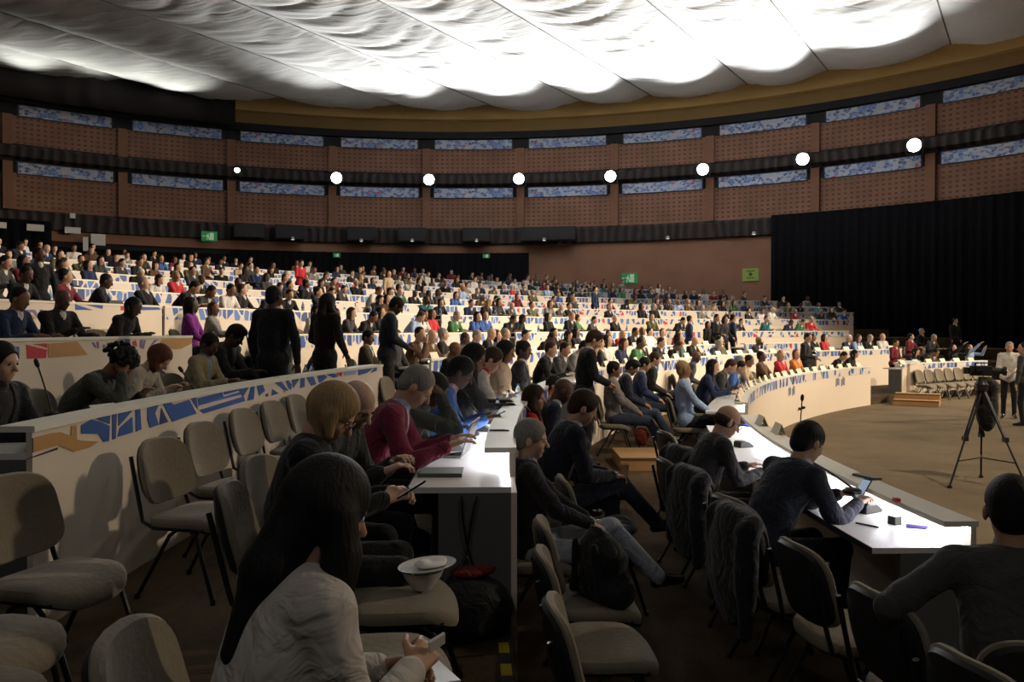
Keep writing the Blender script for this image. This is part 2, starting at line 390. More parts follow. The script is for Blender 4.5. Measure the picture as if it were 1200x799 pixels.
for x in sv:
    if not (vmin + .3 < x < vmax - .3): continue
    dv = x - C2.dot(V); h = math.sqrt(RC * RC - dv * dv); s0 = C2.dot(U)
    pts = [(*(U * (s0 - h + 2 * h * t / 60) + V * x), 15.63) for t in range(61)]
    o = MB().tube(pts, .035, 5).build('trim_9', M_seam); tag(o, kind='structure')
# ================================================================ desks
def unproj(px, py, r):
    ph = phi_at(px, r); p = pol(r, ph); return ph, EYE + (HZ - py) / F_PX * p.y
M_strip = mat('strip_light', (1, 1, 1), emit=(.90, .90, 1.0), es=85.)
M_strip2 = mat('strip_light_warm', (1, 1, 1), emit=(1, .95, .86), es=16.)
FLOOR_BELOW = [0.] + FZ
DESKS = {}
def desk(k, p0, p1, label, lit=None, bandm=None, bh=.20, seg=0, cat='desk', rec=0.):
    r = RK[k]; zl = LZ[k]; pm = (p0 + p1) / 2; base = FLOOR_BELOW[k]
    c = pol(r, pm, base); root = empty('curved_desk', c); tag(root, label, cat, 'curved conference desks')
    n = max(3, int((p1 - p0) / .7))
    def A(nm, m_, prof, a0=p0, a1=p1, closed=True, nn=n): return par(arc_obj(nm, m_, a0, a1, prof, n=nn, closed=closed), root)
    q0 = p0 + rec
    A('front_panel', M_cream, rect(r, r + .03, base, zl - .165))
    A('upper_panel', M_cream, rect(r, r + .03, zl - .165, zl - .03), q0)
    A('shelf', M_shelf, rect(r - .012, r + .17, zl - .03, zl), q0)
    A('worktop', M_top, rect(r + .03, r + .55, zl - .165, zl - .135))
    A('edge_strip', M_edge, rect(r + .55, r + .556, zl - .167, zl - .133))
    th = math.degrees(.03 / r)
    for a in (p0, p1 - th): A('end_panel', M_grey, rect(r + .03, r + .40, FZ[k], zl - .165), a, a + th, nn=1)
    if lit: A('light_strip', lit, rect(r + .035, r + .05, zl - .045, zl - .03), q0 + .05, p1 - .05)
    if bandm: A('patterned_band', bandm, rect(r - .006, r, zl - .03 - bh, zl - .032), q0)
    else:
        pass
    DESKS[(k, seg)] = root
    return root
pos = {0: 'nearest the camera', 1: 'in the middle', 2: 'far right'}
rown = ['front row', 'second row', 'third row', 'fourth row', 'fifth row', 'sixth row', 'seventh row', 'eighth row', 'ninth row', 'tenth row', 'topmost row']
desk(0, -2, 11, 'short front row desk with brightly lit white top, lower right beside the arena carpet', M_strip, None, seg=0)
desk(0, 15, 46.7, 'long curved front row desk with smooth cream face, name cards and two emblems', M_strip2, M_band2, .17, seg=1)
desk(0, 51.5, 63, 'straight-looking front row desk at far right behind the row of empty chairs', M_strip2, M_band2, .14, seg=2)
desk(1, -2, 12.9, 'second row desk with glowing white top and open laptop, ending at centre foreground', M_strip, M_band, seg=0, rec=1.0)
desk(1, 16.3, 47, 'second row curved desk behind the seated men at centre, patterned blue edge', M_strip2, M_band2, seg=1)
desk(1, 50.5, 61, 'second row desk at far right behind the one with empty chairs', M_strip2, M_band2, .15, seg=2)
desk(2, -2.1, 12.3, 'third row desk with tall white face and blue and ochre pattern, left foreground', None, None, seg=0)
desk(2, 16.2, 47, 'third row curved desk beyond the central aisle with patterned edge', M_strip2, M_band2, seg=1)
desk(2, 50, 58, 'third row desk at far right close to the black curtain', None, M_band2, seg=2)
desk(3, 0, 10.9, 'fourth row desk with red, blue and ochre shapes, left edge of the hall', None, None, seg=0)
desk(3, 16, 31, 'fourth row curved desk left of centre, patterned edge', M_strip2, M_band2, seg=1)
desk(3, 33, phi_at(995, RK[3]), 'fourth row curved desk right of centre, patterned edge', M_strip2, M_band2, seg=2)
segs = {4: [(2, phi_at(190, RK[4])), (phi_at(193, RK[4]), 31.2), (32.8, 99)], 5: [(4, 13.4), (15.6, 31.3), (32.7, 99)], 6: [(6, 13.5), (15.5, 31.3), (32.7, 99)], 7: [(8, 19.5), (21.2, 31.5), (32.6, 99)],
        8: [(9, 20), (21.5, 31.5), (32.5, 99)], 9: [(10, 20), (21.4, 31.5), (32.5, 99)], 10: [(11, 20), (21.4, 31.5), (32.5, 99)]}
for k, sg in segs.items():
    for j, (a, b) in enumerate(sg):
        b = min(b, ring_lim(RK[k] + 1.2) - .2, phi_at(1000, RK[k]))
        desk(k, a, b, '%s curved cream desk in the tiered audience, %s block' % (rown[k], ['left', 'middle', 'right'][j]), None, M_band2 if (k, j) != (4, 0) else None, .2, seg=j)
M_c = {'b': mat('print_blue', BLUE, .5), 'o': mat('print_ochre', OCHRE, .5), 'r': mat('print_red', RED, .5), 'n': mat('print_navy', NAVY, .5), 'p': mat('print_purple', (.20, .16, .42), .5), 's': mat('print_pale_blue', (.3, .38, .55), .5)}
def band_shapes(k, seg, shapes, lim=(-2.1, 12.3)):
    r = RK[k] - .005; mb = MB(); keys = list(M_c)
    for c, (ox, oy, sc_), pts in shapes:
        vs = []
        for x, y in pts:
            X_, Y_ = ox + x / sc_, oy + y / sc_; ph, z = unproj(X_, Y_, r); dd_ = pol(r, ph).y
            if k == 2: yt = np.interp(X_, [20, 100, 200, 300, 440], [497, 483, 462, 443, 424.5])
            elif k == 3: yt = 396.5 - .018 * X_
            else: yt = None
            if yt is not None: z = LZ[k] - .030 - (Y_ - yt - (2.5 if k == 2 else 0)) / F_PX * dd_
            ph = max(lim[0], min(lim[1], ph)); z = min(z, LZ[k] - .032)
            vs.append(pol(r, ph, z))
        # front + thin back so the print has thickness
        n = len(vs); b2 = [v + (Vector((CX, CY, v.z)) - v).normalized() * -.004 for v in vs]
        mb.add(vs + b2, [tuple(range(n))] + [(i, n + i, n + (i + 1) % n, (i + 1) % n) for i in range(n)], keys.index(c))
    return par(mb.build('patterned_band', [M_c[q] for q in keys]), DESKS[(k, seg)])
A1 = (0, 440, 5.705); A2 = (0, 380, 3.993); A3 = (210, 420, 5.0); B1 = (0, 330, 7.99); B2 = (130, 330, 7.99)
band_shapes(2, 0, [
    ('b', A1, [(105, 400), (165, 377), (150, 470), (118, 475)]),
    ('o', A1, [(170, 467), (205, 362), (345, 332), (400, 330), (470, 360), (475, 295), (508, 290), (510, 385), (545, 395), (655, 402), (600, 440), (490, 465), (385, 417)]),
    ('b', A1, [(540, 290), (610, 255), (670, 270), (730, 300), (725, 400), (690, 405), (655, 350), (540, 345)]),
    ('b', A1, [(640, 250), (735, 228), (730, 285)]), ('b', A1, [(750, 225), (778, 219), (770, 385), (748, 390)]),
    ('b', A1, [(790, 217), (885, 193), (790, 300)]), ('b', A1, [(882, 240), (886, 342), (783, 372), (800, 310)]),
    ('b', A1, [(905, 190), (935, 183), (942, 322), (905, 340)]), ('b', A1, [(985, 180), (1058, 155), (1035, 215), (1058, 292), (1000, 312), (983, 260)]),
    ('n', A1, [(1077, 180), (1122, 272), (1064, 292)]),
    ('b', A2, [(762, 345), (800, 340), (812, 350), (885, 328), (918, 392), (805, 430)]),
    ('b', A2, [(893, 318), (918, 312), (925, 372), (905, 345)]), ('b', A2, [(925, 322), (1040, 285), (1045, 315), (1130, 290), (1128, 303), (930, 355)]),
    ('b', A2, [(1045, 285), (1140, 262), (1120, 285), (1050, 305)]), ('b', A2, [(932, 376), (1140, 312), (1146, 334), (952, 392)]),
    ('b', A3, [(345, 145), (408, 130), (372, 195)]), ('b', A3, [(398, 217), (420, 130), (442, 126), (436, 207)]), ('b', A3, [(455, 120), (490, 114), (502, 160), (468, 187)]),
    ('n', A3, [(505, 180), (520, 175), (522, 192), (508, 194)]), ('b', A3, [(545, 150), (583, 178), (540, 190)]), ('b', A3, [(560, 105), (598, 100), (640, 165), (612, 160)]),
    ('o', A3, [(610, 150), (625, 155), (622, 175), (612, 172)]), ('b', A3, [(625, 97), (640, 94), (660, 130), (655, 160), (640, 150)]), ('b', A3, [(660, 90), (705, 80), (668, 150)]),
    ('b', A3, [(712, 92), (735, 78), (735, 145), (708, 152)]), ('b', A3, [(745, 72), (785, 66), (803, 130), (775, 140)]), ('b', A3, [(810, 62), (850, 53), (868, 90), (835, 118), (820, 122)]),
    ('b', A3, [(862, 52), (905, 45), (935, 85), (905, 95)]), ('r', A3, [(915, 45), (958, 42), (950, 88)]), ('s', A3, [(965, 48), (1040, 38), (1035, 75), (965, 84)]),
    ('b', A3, [(1048, 35), (1140, 18), (1100, 68), (1050, 82)]), ('b', A3, [(1145, 30), (1158, 25), (1158, 55), (1120, 68)])])
mb = MB()      # thin slot on the white face
ph0, z0 = unproj(29, 539, RK[2]); ph1, z1 = unproj(66, 527, RK[2])
mb.add([pol(RK[2] - .003, ph0, z0), pol(RK[2] - .003, ph1, z1), pol(RK[2] - .003, ph1, z1 + .012), pol(RK[2] - .003, ph0, z0 + .004),
        pol(RK[2], ph0, z0), pol(RK[2], ph1, z1), pol(RK[2], ph1, z1 + .012), pol(RK[2], ph0, z0 + .004)], [(0, 1, 2, 3), (4, 7, 6, 5), (0, 4, 5, 1), (3, 2, 6, 7), (0, 3, 7, 4), (1, 5, 6, 2)])
par(mb.build('scratch_mark', M_edge), DESKS[(2, 0)])
band_shapes(3, 0, [
    ('b', B1, [(50, 580), (180, 578), (180, 695), (60, 700)]), ('r', B1, [(245, 558), (440, 607), (430, 685), (255, 690)]), ('r', B1, [(310, 552), (440, 548), (440, 588)]),
    ('o', B1, [(450, 550), (725, 532), (820, 655), (455, 682)]), ('b', B1, [(0, 570), (18, 575), (20, 690), (0, 700)]),
    ('p', B1, [(860, 540), (885, 540), (905, 590), (890, 590)]), ('p', B1, [(905, 535), (925, 535), (930, 590), (915, 600)]), ('p', B1, [(960, 565), (985, 560), (1000, 630), (985, 640)]),
    ('p', B1, [(1000, 545), (1020, 545), (1030, 620), (1015, 625)]), ('p', B1, [(1040, 540), (1058, 540), (1060, 600), (1045, 610)]), ('r', B1, [(1110, 525), (1160, 522), (1150, 555)]),
    ('b', B2, [(60, 545), (105, 560), (105, 610), (60, 600)]), ('b', B2, [(135, 520), (180, 515), (180, 555), (140, 560)]), ('b', B2, [(135, 575), (175, 590), (175, 620), (135, 615)]),
    ('r', B2, [(200, 535), (235, 520), (245, 580), (205, 565)]), ('p', B2, [(275, 520), (300, 515), (290, 600), (270, 580)]), ('p', B2, [(310, 520), (328, 518), (310, 600), (295, 600)]),
    ('p', B2, [(410, 520), (440, 515), (365, 595), (350, 600)]), ('o', B2, [(480, 515), (758, 502), (758, 552), (660, 600), (600, 605), (440, 582)])], (0, 10.9))
band_shapes(4, 0, [
    ('b', B1, [(708, 205), (870, 265), (708, 263)]), ('b', B1, [(810, 192), (968, 198), (962, 255)]), ('o', B1, [(240, 312), (312, 312), (340, 352), (215, 352)]),
    ('p', B1, [(170, 260), (205, 255), (140, 335), (118, 335)]), ('p', B1, [(290, 260), (330, 262), (375, 340), (350, 342)]), ('p', B1, [(215, 262), (295, 262), (300, 290), (200, 290)]),
    ('b', B1, [(375, 262), (400, 262), (410, 330), (385, 320)]), ('r', B2, [(95, 212), (165, 212), (165, 268), (95, 268)]), ('b', B2, [(190, 215), (240, 212), (330, 235), (450, 212), (470, 262), (190, 270)]),
    ('b', B2, [(505, 290), (572, 285), (575, 355), (505, 345)]), ('s', B2, [(595, 285), (640, 285), (640, 350), (600, 350)])], (2, phi_at(190, RK[4])))
# emblems printed on the smooth face of the long front desk
r = RK[0] - .004
for cx_, cy_, s_ in ((928, 459, .9), (985, 448, 1.)):
    ph, z = unproj(cx_, cy_, r); dd = math.degrees(1 / r); mb = MB()
    for u0, u1, v0, v1, c in ((-.19, -.13, -.12, .14, 0), (-.12, -.06, -.08, .16, 0), (-.05, -.03, -.1, .12, 0), (.04, .09, -.14, .1, 0), (.10, .15, -.10, .18, 0), (.16, .2, -.12, .14, 0)):
        q = [pol(rr, ph + u * s_ * dd * 1.6, z + v * s_ * .75) for rr in (r, r + .003) for u, v in ((u0, v0), (u1, v0), (u1, v1), (u0, v1))]
        mb.add(q, [(0, 1, 2, 3), (4, 7, 6, 5), (0, 4, 5, 1), (1, 5, 6, 2), (2, 6, 7, 3), (3, 7, 4, 0)])
    par(mb.build('emblem', mat('print_grey', (.20, .20, .25))), DESKS[(0, 1)])
# ================================================================ chairs
M_fab = mat('chair_fabric', (.205, .178, .130), .9, noise=.1, scale=40, bump=.25, spec=.1, sheen=.2)
M_fabl = mat('chair_fabric_pale', (.42, .37, .30), .9, noise=.1, scale=40, bump=.25, spec=.1)
M_tube = mat('chair_tube', (.012, .012, .014), .35, metal=.3, spec=.5)
M_shell = mat('chair_shell', (.018, .018, .02), .5)
def pad(rx, ry, rings, e=3.2, n=32, warp=None, taper=0.):
    """padded cushion: superellipse outline swept through (scale, height) rings"""
    mb = MB(); vs = []
    for s, z in rings:
        for i in range(n):
            t = 2 * PI * i / n; c, s_ = math.cos(t), math.sin(t)
            x = rx * s * math.copysign(abs(c) ** (2 / e), c); y = ry * s * math.copysign(abs(s_) ** (2 / e), s_)
            x *= 1 - taper * (y / ry)
            v = Vector((x, y, z)); vs.append(warp(v) if warp else v)
    N = len(rings); fs = [(i * n + k, i * n + (k + 1) % n, (i + 1) * n + (k + 1) % n, (i + 1) * n + k) for i in range(N - 1) for k in range(n)]
    fs += [tuple(range(n - 1, -1, -1)), tuple((N - 1) * n + k for k in range(n))]
    return mb.add(vs, fs)
def make_chair(fab):
    root = empty('conference_chair')
    def ws(v): return Vector((v.x, v.y - .0, v.z + .405 - .055 * max(0, (v.y - .08) / .15) ** 2 - .012 * (1 - (v.x / .24) ** 2)))
    pad(.245, .225, [(.3, 0), (.9, 0), (.98, .006), (1, .022), (1, .038), (.975, .052), (.9, .062), (.6, .066), (.35, .067), (.15, .0675), (.02, .0675)], warp=ws, taper=.04).build('seat', fab, root, smooth=True)
    pad(.225, .205, [(.02, -.018), (.3, -.018), (.6, -.018), (.97, -.014), (1, .0)], warp=ws, taper=.04).build('seat_shell', M_shell, root, smooth=True)
    def wb(v):    # v.x across, v.y up, v.z thickness towards the sitter
        up = v.y + .69; return Vector((v.x, -.235 - .33 * (up - .45) * .62 + v.z + .07 * (v.x / .23) ** 2 - .02 * math.sin((up - .5) * 8), up))
    pad(.222, .185, [(.5, .002), (.92, .002), (1, .010), (1, .026), (.96, .038), (.8, .043), (.55, .045), (.3, .0455), (.1, .046), (.01, .046)], e=3.4, n=40, warp=wb, taper=.06).build('backrest', fab, root, smooth=True)
    pad(.215, .175, [(.01, -.012), (.2, -.012), (.5, -.012), (.93, -.010), (1, .004), (.8, .006)], e=3.4, n=40, warp=wb, taper=.06).build('back_shell', M_shell, root, smooth=True)
    for s in (-1, 1):
        x = .205 * s
        MB().tube([(x, .07, .40), (x * 1.04, .12, .36), (x * 1.14, .235, .012)], .0115, 8).cyl((x * 1.14, .236, 0), (x * 1.14, .236, .03), .017, .013, 8).build('leg', M_tube, root, smooth=True)
        MB().tube([(x, .0, .40), (x * 1.04, -.05, .36), (x * 1.14, -.245, .012)], .0115, 8).cyl((x * 1.14, -.246, 0), (x * 1.14, -.246, .03), .017, .013, 8).build('leg', M_tube, root, smooth=True)
        MB().tube([(x, .16, .395), (x, -.16, .395), (x * 1.03, -.225, .43), (x * 1.0, -.245, .50), (x * .97, -.285, .66), (x * .92, -.318, .79)], .0115, 8).build('side_frame', M_tube, root, smooth=True)
    MB().tube([(-.205, .10, .395), (.205, .10, .395)], .009, 6).tube([(-.205, -.12, .395), (.205, -.12, .395)], .009, 6).build('cross_bar', M_tube, root)
    return root
chair_dark = make_chair(M_fab); chair_pale = make_chair(M_fabl)
_used = {}
def chair(loc, rz, label, group='beige conference chairs', pale=False):
    src = chair_pale if pale else chair_dark
    o = src if id(src) not in _used else copy_tree(src)
    _used[id(src)] = 1
    o.location = loc; o.rotation_euler = (0, 0, rz); tag(o, label, 'chair', group); return o
def chair_on(k, px, off, label, turn=0., pale=False, dr=0., group='beige conference chairs'):
    r = RK[k] + off; ph = phi_at(px, r); return chair(pol(r, ph, FZ[k]), facing(ph) + R_(turn), label, group, pale)
# ================================================================ implicit surfaces -> meshes
def v3(*a): return np.array(a, dtype=np.float64)
def nrm(v): return v / (np.linalg.norm(v) + 1e-9)
class SDF:
    def __init__(s, vox): s.vox = vox; s.ops = []
    def cap(s, a, b, ra, rb=None, k=.02, lab=0, sub=False):
        rb = ra if rb is None else rb; a = np.asarray(a, float); b = np.asarray(b, float)
        R = max(ra, rb); s.ops.append(('c', a, b, ra, rb, k, lab, sub, np.minimum(a, b) - R, np.maximum(a, b) + R)); return s
    def ell(s, c, r, M=None, k=.02, lab=0, sub=False):
        c = np.asarray(c, float); r = np.asarray(r, float); M = np.eye(3) if M is None else M
        R = np.sqrt(((M * r[None, :]) ** 2).sum(1)); s.ops.append(('e', c, r, M, 0, k, lab, sub, c - R, c + R)); return s
    def mesh(s):
        h = s.vox; lo = np.min([o[8] for o in s.ops if not o[7]], 0) - 3 * h; hi = np.max([o[9] for o in s.ops if not o[7]], 0) + 3 * h
        n = np.ceil((hi - lo) / h).astype(int) + 1
        D = np.full(n, 1.0, np.float32); Lb = np.zeros(n, np.int8)
        ax = [lo[i] + h * np.arange(n[i]) for i in range(3)]
        for t, A, B, p, q, k, lab, sub, l_, h_ in s.ops:
            m = k + 3 * h + .012
            i0 = np.clip(np.floor((l_ - m - lo) / h).astype(int), 0, n - 1); i1 = np.clip(np.ceil((h_ + m - lo) / h).astype(int) + 1, 1, n)
            if (i1 <= i0).any(): continue
            sl = tuple(slice(a, b) for a, b in zip(i0, i1))
            X = ax[0][sl[0]][:, None, None]; Y = ax[1][sl[1]][None, :, None]; Z = ax[2][sl[2]][None, None, :]
            if t == 'c':
                ab = B - A; L2 = (ab ** 2).sum() + 1e-12
                tt = np.clip(((X - A[0]) * ab[0] + (Y - A[1]) * ab[1] + (Z - A[2]) * ab[2]) / L2, 0, 1)
                d = np.sqrt((X - A[0] - tt * ab[0]) ** 2 + (Y - A[1] - tt * ab[1]) ** 2 + (Z - A[2] - tt * ab[2]) ** 2) - (p + (q - p) * tt)
            else:
                dx, dy, dz = X - A[0], Y - A[1], Z - A[2]; k0 = 0; k1 = 0
                for j in range(3):
                    u = (dx * p[0, j] + dy * p[1, j] + dz * p[2, j]) / B[j]; k0 = k0 + u * u; k1 = k1 + (u / B[j]) ** 2
                k0 = np.sqrt(k0); k1 = np.sqrt(k1) + 1e-6; d = k0 * (k0 - 1) / k1
                d = np.where(k0 < .05, -B.min(), d)
            P = D[sl]
            if sub:
                hh = np.clip(.5 - .5 * (P + d) / k, 0, 1); N = P * (1 - hh) - d * hh + k * hh * (1 - hh)
                Lb[sl] = np.where((-d > P), lab, Lb[sl]) if lab >= 0 else Lb[sl]
            else:
                Lb[sl] = np.where(d < P, lab, Lb[sl])
                hh = np.clip(.5 + .5 * (P - d) / k, 0, 1); N = P * (1 - hh) + d * hh - k * hh * (1 - hh)
            D[sl] = N
        I = D < 0
        C = [(0, 0, 0), (1, 0, 0), (0, 1, 0), (1, 1, 0), (0, 0, 1), (1, 0, 1), (0, 1, 1), (1, 1, 1)]
        S = lambda A, c: A[c[0]:A.shape[0] - 1 + c[0], c[1]:A.shape[1] - 1 + c[1], c[2]:A.shape[2] - 1 + c[2]]
        cnt = sum(S(I, c).astype(np.int8) for c in C)
        act = np.argwhere((cnt > 0) & (cnt < 8)); na = len(act)
        idx = np.full(cnt.shape, -1, np.int64); idx[tuple(act.T)] = np.arange(na)
        dv = np.stack([D[act[:, 0] + c[0], act[:, 1] + c[1], act[:, 2] + c[2]] for c in C], 1)
        pos = np.zeros((na, 3)); w_ = np.zeros(na)
        for i in range(8):
            for j in range(i + 1, 8):
                if sum(abs(C[i][q] - C[j][q]) for q in range(3)) != 1: continue
                a, b = dv[:, i], dv[:, j]; m = (a < 0) != (b < 0)
                t = np.where(m, a / np.where(m, a - b, 1), 0)
                pos += m[:, None] * (np.array(C[i]) + t[:, None] * (np.array(C[j]) - np.array(C[i]))); w_ += m
        V = (act + pos / w_[:, None]) * h + lo
        Q = []; QL = []
        for a in range(3):
            b, c = (a + 1) % 3, (a + 2) % 3
            s0 = [slice(1, -1)] * 3; s1 = [slice(1, -1)] * 3; s0[a] = slice(0, -1); s1[a] = slice(1, None)
            A0, A1 = I[tuple(s0)], I[tuple(s1)]
            e = np.argwhere(A0 != A1); 
            if not len(e): continue
            off = np.ones(3, int); off[a] = 0; g = e + off
            fl = A0[tuple(e.T)]
            def cell(db, dc):
                q = g.copy(); q[:, b] += db; q[:, c] += dc; return idx[tuple(q.T)]
            quad = np.stack([cell(-1, -1), cell(0, -1), cell(0, 0), cell(-1, 0)], 1)
            quad[~fl] = quad[~fl][:, ::-1]
            ins = g.copy(); ins[~fl, a] += 1
            Q.append(quad); QL.append(Lb[tuple(ins.T)])
        Q = np.concatenate(Q); QL = np.concatenate(QL)
        ok = (Q >= 0).all(1)
        return V, Q[ok], QL[ok]
def sdf_obj(name, sdf, mats, parent=None, smooth_it=1, me_only=False):
    V, Q, QL = sdf.mesh()
    for _ in range(smooth_it):      # one light laplacian pass removes the voxel steps
        acc = np.zeros_like(V); c = np.zeros(len(V))
        for i in range(4):
            a, b = Q[:, i], Q[:, (i + 1) % 4]
            np.add.at(acc, a, V[b]); np.add.at(c, a, 1); np.add.at(acc, b, V[a]); np.add.at(c, b, 1)
        V = V * .5 + .5 * acc / np.maximum(c, 1)[:, None]
    me = bpy.data.meshes.new(name); nf = len(Q)
    me.vertices.add(len(V)); me.vertices.foreach_set('co', V.astype(np.float32).ravel())
    me.loops.add(nf * 4); me.loops.foreach_set('vertex_index', Q.astype(np.int32).ravel())
    me.polygons.add(nf); me.polygons.foreach_set('loop_start', np.arange(nf, dtype=np.int32) * 4); me.polygons.foreach_set('loop_total', np.full(nf, 4, np.int32))
    mats = mats if isinstance(mats, (list, tuple)) else [mats]
    for m in mats: me.materials.append(m)
    me.polygons.foreach_set('material_index', np.clip(QL, 0, len(mats) - 1).astype(np.int32)); me.polygons.foreach_set('use_smooth', np.ones(nf, bool))
    me.update(calc_edges=True); me.validate()
    if me_only: return me
    o = bpy.data.objects.new(name, me); COL.objects.link(o)
    if parent: o.parent = parent
    return o
# ---------------------------------------------------------------- skeleton
def rotv(v, axis, deg):
    a = math.radians(deg); axis = nrm(np.asarray(axis, float)); v = np.asarray(v, float)
    return v * math.cos(a) + np.cross(axis, v) * math.sin(a) + axis * (axis @ v) * (1 - math.cos(a))
def ik(S, T, a, b, hint):
    d = T - S; L = np.linalg.norm(d); mx = (a + b) * .985
    if L > mx: T = S + d / L * mx; d = T - S; L = mx
    if L < .12: T = S + d / (L + 1e-6) * .12; d = T - S; L = .12
    c = (a * a + L * L - b * b) / (2 * L); h = math.sqrt(max(0, a * a - c * c)); u = d / L
    p = hint - u * (hint @ u); p = nrm(p)
    return S + u * c + p * h, T
def skel(a1=4, a2=10, pitch=8, yaw=0, twist=0, roll=0, hroll=0, hl=(-.13, .30, .64), hr=(.13, .30, .64), stand=False, legs='sit', w=1., kn=None, hint_out=.5, sc=1., **_):
    J = {}
    hz = .95 if stand else .545
    P0 = v3(0, -.02, hz); X = v3(1, 0, 0); Xr = nrm(rotv(X, (0, 0, 1), twist)); fw = nrm(rotv(v3(0, 1, 0), (0, 0, 1), twist * .6))
    def up(a):
        d = v3(0, math.sin(R_(a)), math.cos(R_(a))); d = rotv(d, (0, 1, 0), roll); return d
    d1 = up(a1); d2 = rotv(up(a2), (0, 0, 1), twist * .5)
    M = P0 + .215 * d1; C = M + .17 * d2; N = C + .145 * d2
    Xs = nrm(Xr - d2 * (Xr @ d2)); J['sr'] = Xs
    Fs = nrm(np.cross(d2, Xs)); J.update(P0=P0, M=M, C=C, N=N, d1=d1, d2=d2, Fs=Fs)
    J['SL'] = N - .045 * d2 - Xs * .172 * w; J['SR'] = N - .045 * d2 + Xs * .172 * w
    dn = up(a2 * .6 + pitch * .35); dn = nrm(dn + .25 * Fs * 0)
    HB = N + .075 * dn; J['HB'] = HB
    hu = up(pitch); hf = v3(0, math.cos(R_(pitch)), -math.sin(R_(pitch)))
    hu = rotv(v3(0, 0, 1), (1, 0, 0), -pitch); hf = rotv(v3(0, 1, 0), (1, 0, 0), -pitch)
    hu = rotv(hu, (0, 1, 0), hroll + roll * .5); hf = rotv(hf, (0, 1, 0), hroll + roll * .5)
    hu = rotv(hu, (0, 0, 1), yaw); hf = rotv(hf, (0, 0, 1), yaw); hr_ = np.cross(hf, hu)
    J['H'] = np.stack([hr_, hf, hu], 1); J['HC'] = HB + .082 * hu + .018 * hf
    for sd, T in (('L', hl), ('R', hr)):
        sg = -1 if sd == 'L' else 1
        E, T2 = ik(J['S' + sd], np.asarray(T, float), .285, .255, v3(sg * hint_out, -.45, -1))
        J['E' + sd] = E; J['W' + sd] = T2
    if stand:
        for sd, sg in (('L', -1), ('R', 1)):
            J['hip' + sd] = P0 + v3(sg * .085, 0, -.04); J['K' + sd] = v3(sg * .10, .02, .50); J['A' + sd] = v3(sg * .11, -.03, .085); J['T' + sd] = v3(sg * .135, .13, .04)
    else:
        for sd, sg in (('L', -1), ('R', 1)):
            J['hip' + sd] = P0 + v3(sg * .085, .02, -.03); J['K' + sd] = v3(sg * .13, .44, .515); J['A' + sd] = v3(sg * .13, .40, .085); J['T' + sd] = v3(sg * .15, .55, .04)
        if legs == 'cross':      # right leg over left knee
            J['KL'] = v3(-.06, .46, .50); J['AL'] = v3(-.04, .50, .085); J['TL'] = v3(-.04, .66, .04)
            J['KR'] = v3(.02, .50, .64); J['AR'] = v3(-.02, .80, .32); J['TR'] = v3(.0, .95, .30)
        if legs == 'crossL':
            J['KR'] = v3(.06, .46, .50); J['AR'] = v3(.04, .50, .085); J['TR'] = v3(.04, .66, .04)
            J['KL'] = v3(-.02, .50, .64); J['AL'] = v3(.02, .80, .32); J['TL'] = v3(.0, .95, .30)
        if legs == 'out':
            for sd, sg in (('L', -1), ('R', 1)): J['K' + sd] = v3(sg * .12, .47, .50); J['A' + sd] = v3(sg * .13, .72, .10); J['T' + sd] = v3(sg * .16, .84, .10)
        if legs == 'under':
            for sd, sg in (('L', -1), ('R', 1)): J['K' + sd] = v3(sg * .12, .43, .50); J['A' + sd] = v3(sg * .12, .22, .10); J['T' + sd] = v3(sg * .14, .36, .04)
    J['w'] = w
    return J
def torso(s, J, g=0., lab=0, fat=1., hem=True):
    w = J['w']
    def fr(d):
        x = nrm(J['sr'] - d * (J['sr'] @ d)); return np.stack([x, np.cross(d, x), d], 1)
    F1, F2 = fr(J['d1']), fr(J['d2'])
    s.ell(J['P0'], (.165 * w + g, (.118 + .01 * fat) + g, .12 + g), F1, .05, lab)
    s.ell(J['M'] + F1[:, 1] * .012 * fat, (.142 * w * (1 + .1 * fat) + g, .10 + .03 * fat + g, .15 + g), F1, .06, lab)
    s.ell(J['C'] + F2[:, 1] * .005, (.160 * w + g, .108 + g, .165 + g), F2, .06, lab)
    for sg, S in ((-1, 'SL'), (1, 'SR')):
        s.cap(J['N'] - .035 * J['d2'] + J['sr'] * sg * .03, J[S] + J['sr'] * sg * -.012, .05 + g, .052 + g, .04, lab)
def arms(s, J, g=0., lab=0, cuff=.0):
    for a, e, w_ in (('SL', 'EL', 'WL'), ('SR', 'ER', 'WR')):
        s.cap(J[a], J[e], .047 + g * 1.1, .038 + g, .03, lab)
        s.cap(J[e], J[w_] - nrm(J[w_] - J[e]) * cuff, .038 + g, .026 + g * 1.1, .018, lab)
def legs_(s, J, g=0., lab=0):
    for h, k, a in (('hipL', 'KL', 'AL'), ('hipR', 'KR', 'AR')):
        s.cap(J[h], J[k], .078 + g, .054 + g, .03, lab); s.cap(J[k], J[a], .050 + g, .034 + g * 1.6, .02, lab)
    s.ell(J['P0'], (.165 + g, .12 + g, .10 + g), None, .05, lab)
def shoe_ops(s, J, sd, lab=0, g=0.):
    A, T = J['A' + sd], J['T' + sd]; d = nrm(T - A * v3(1, 1, 1) + v3(0, 0, 0)); dn = v3(0, 0, -.035)
    lo = min(A[2], T[2]) ; heel = A + dn - d * .02
    s.cap(heel, T + v3(0, 0, .0), .036 + g, .032 + g, .02, lab); s.cap(A, T * .5 + A * .5, .038 + g, .03 + g, .02, lab)
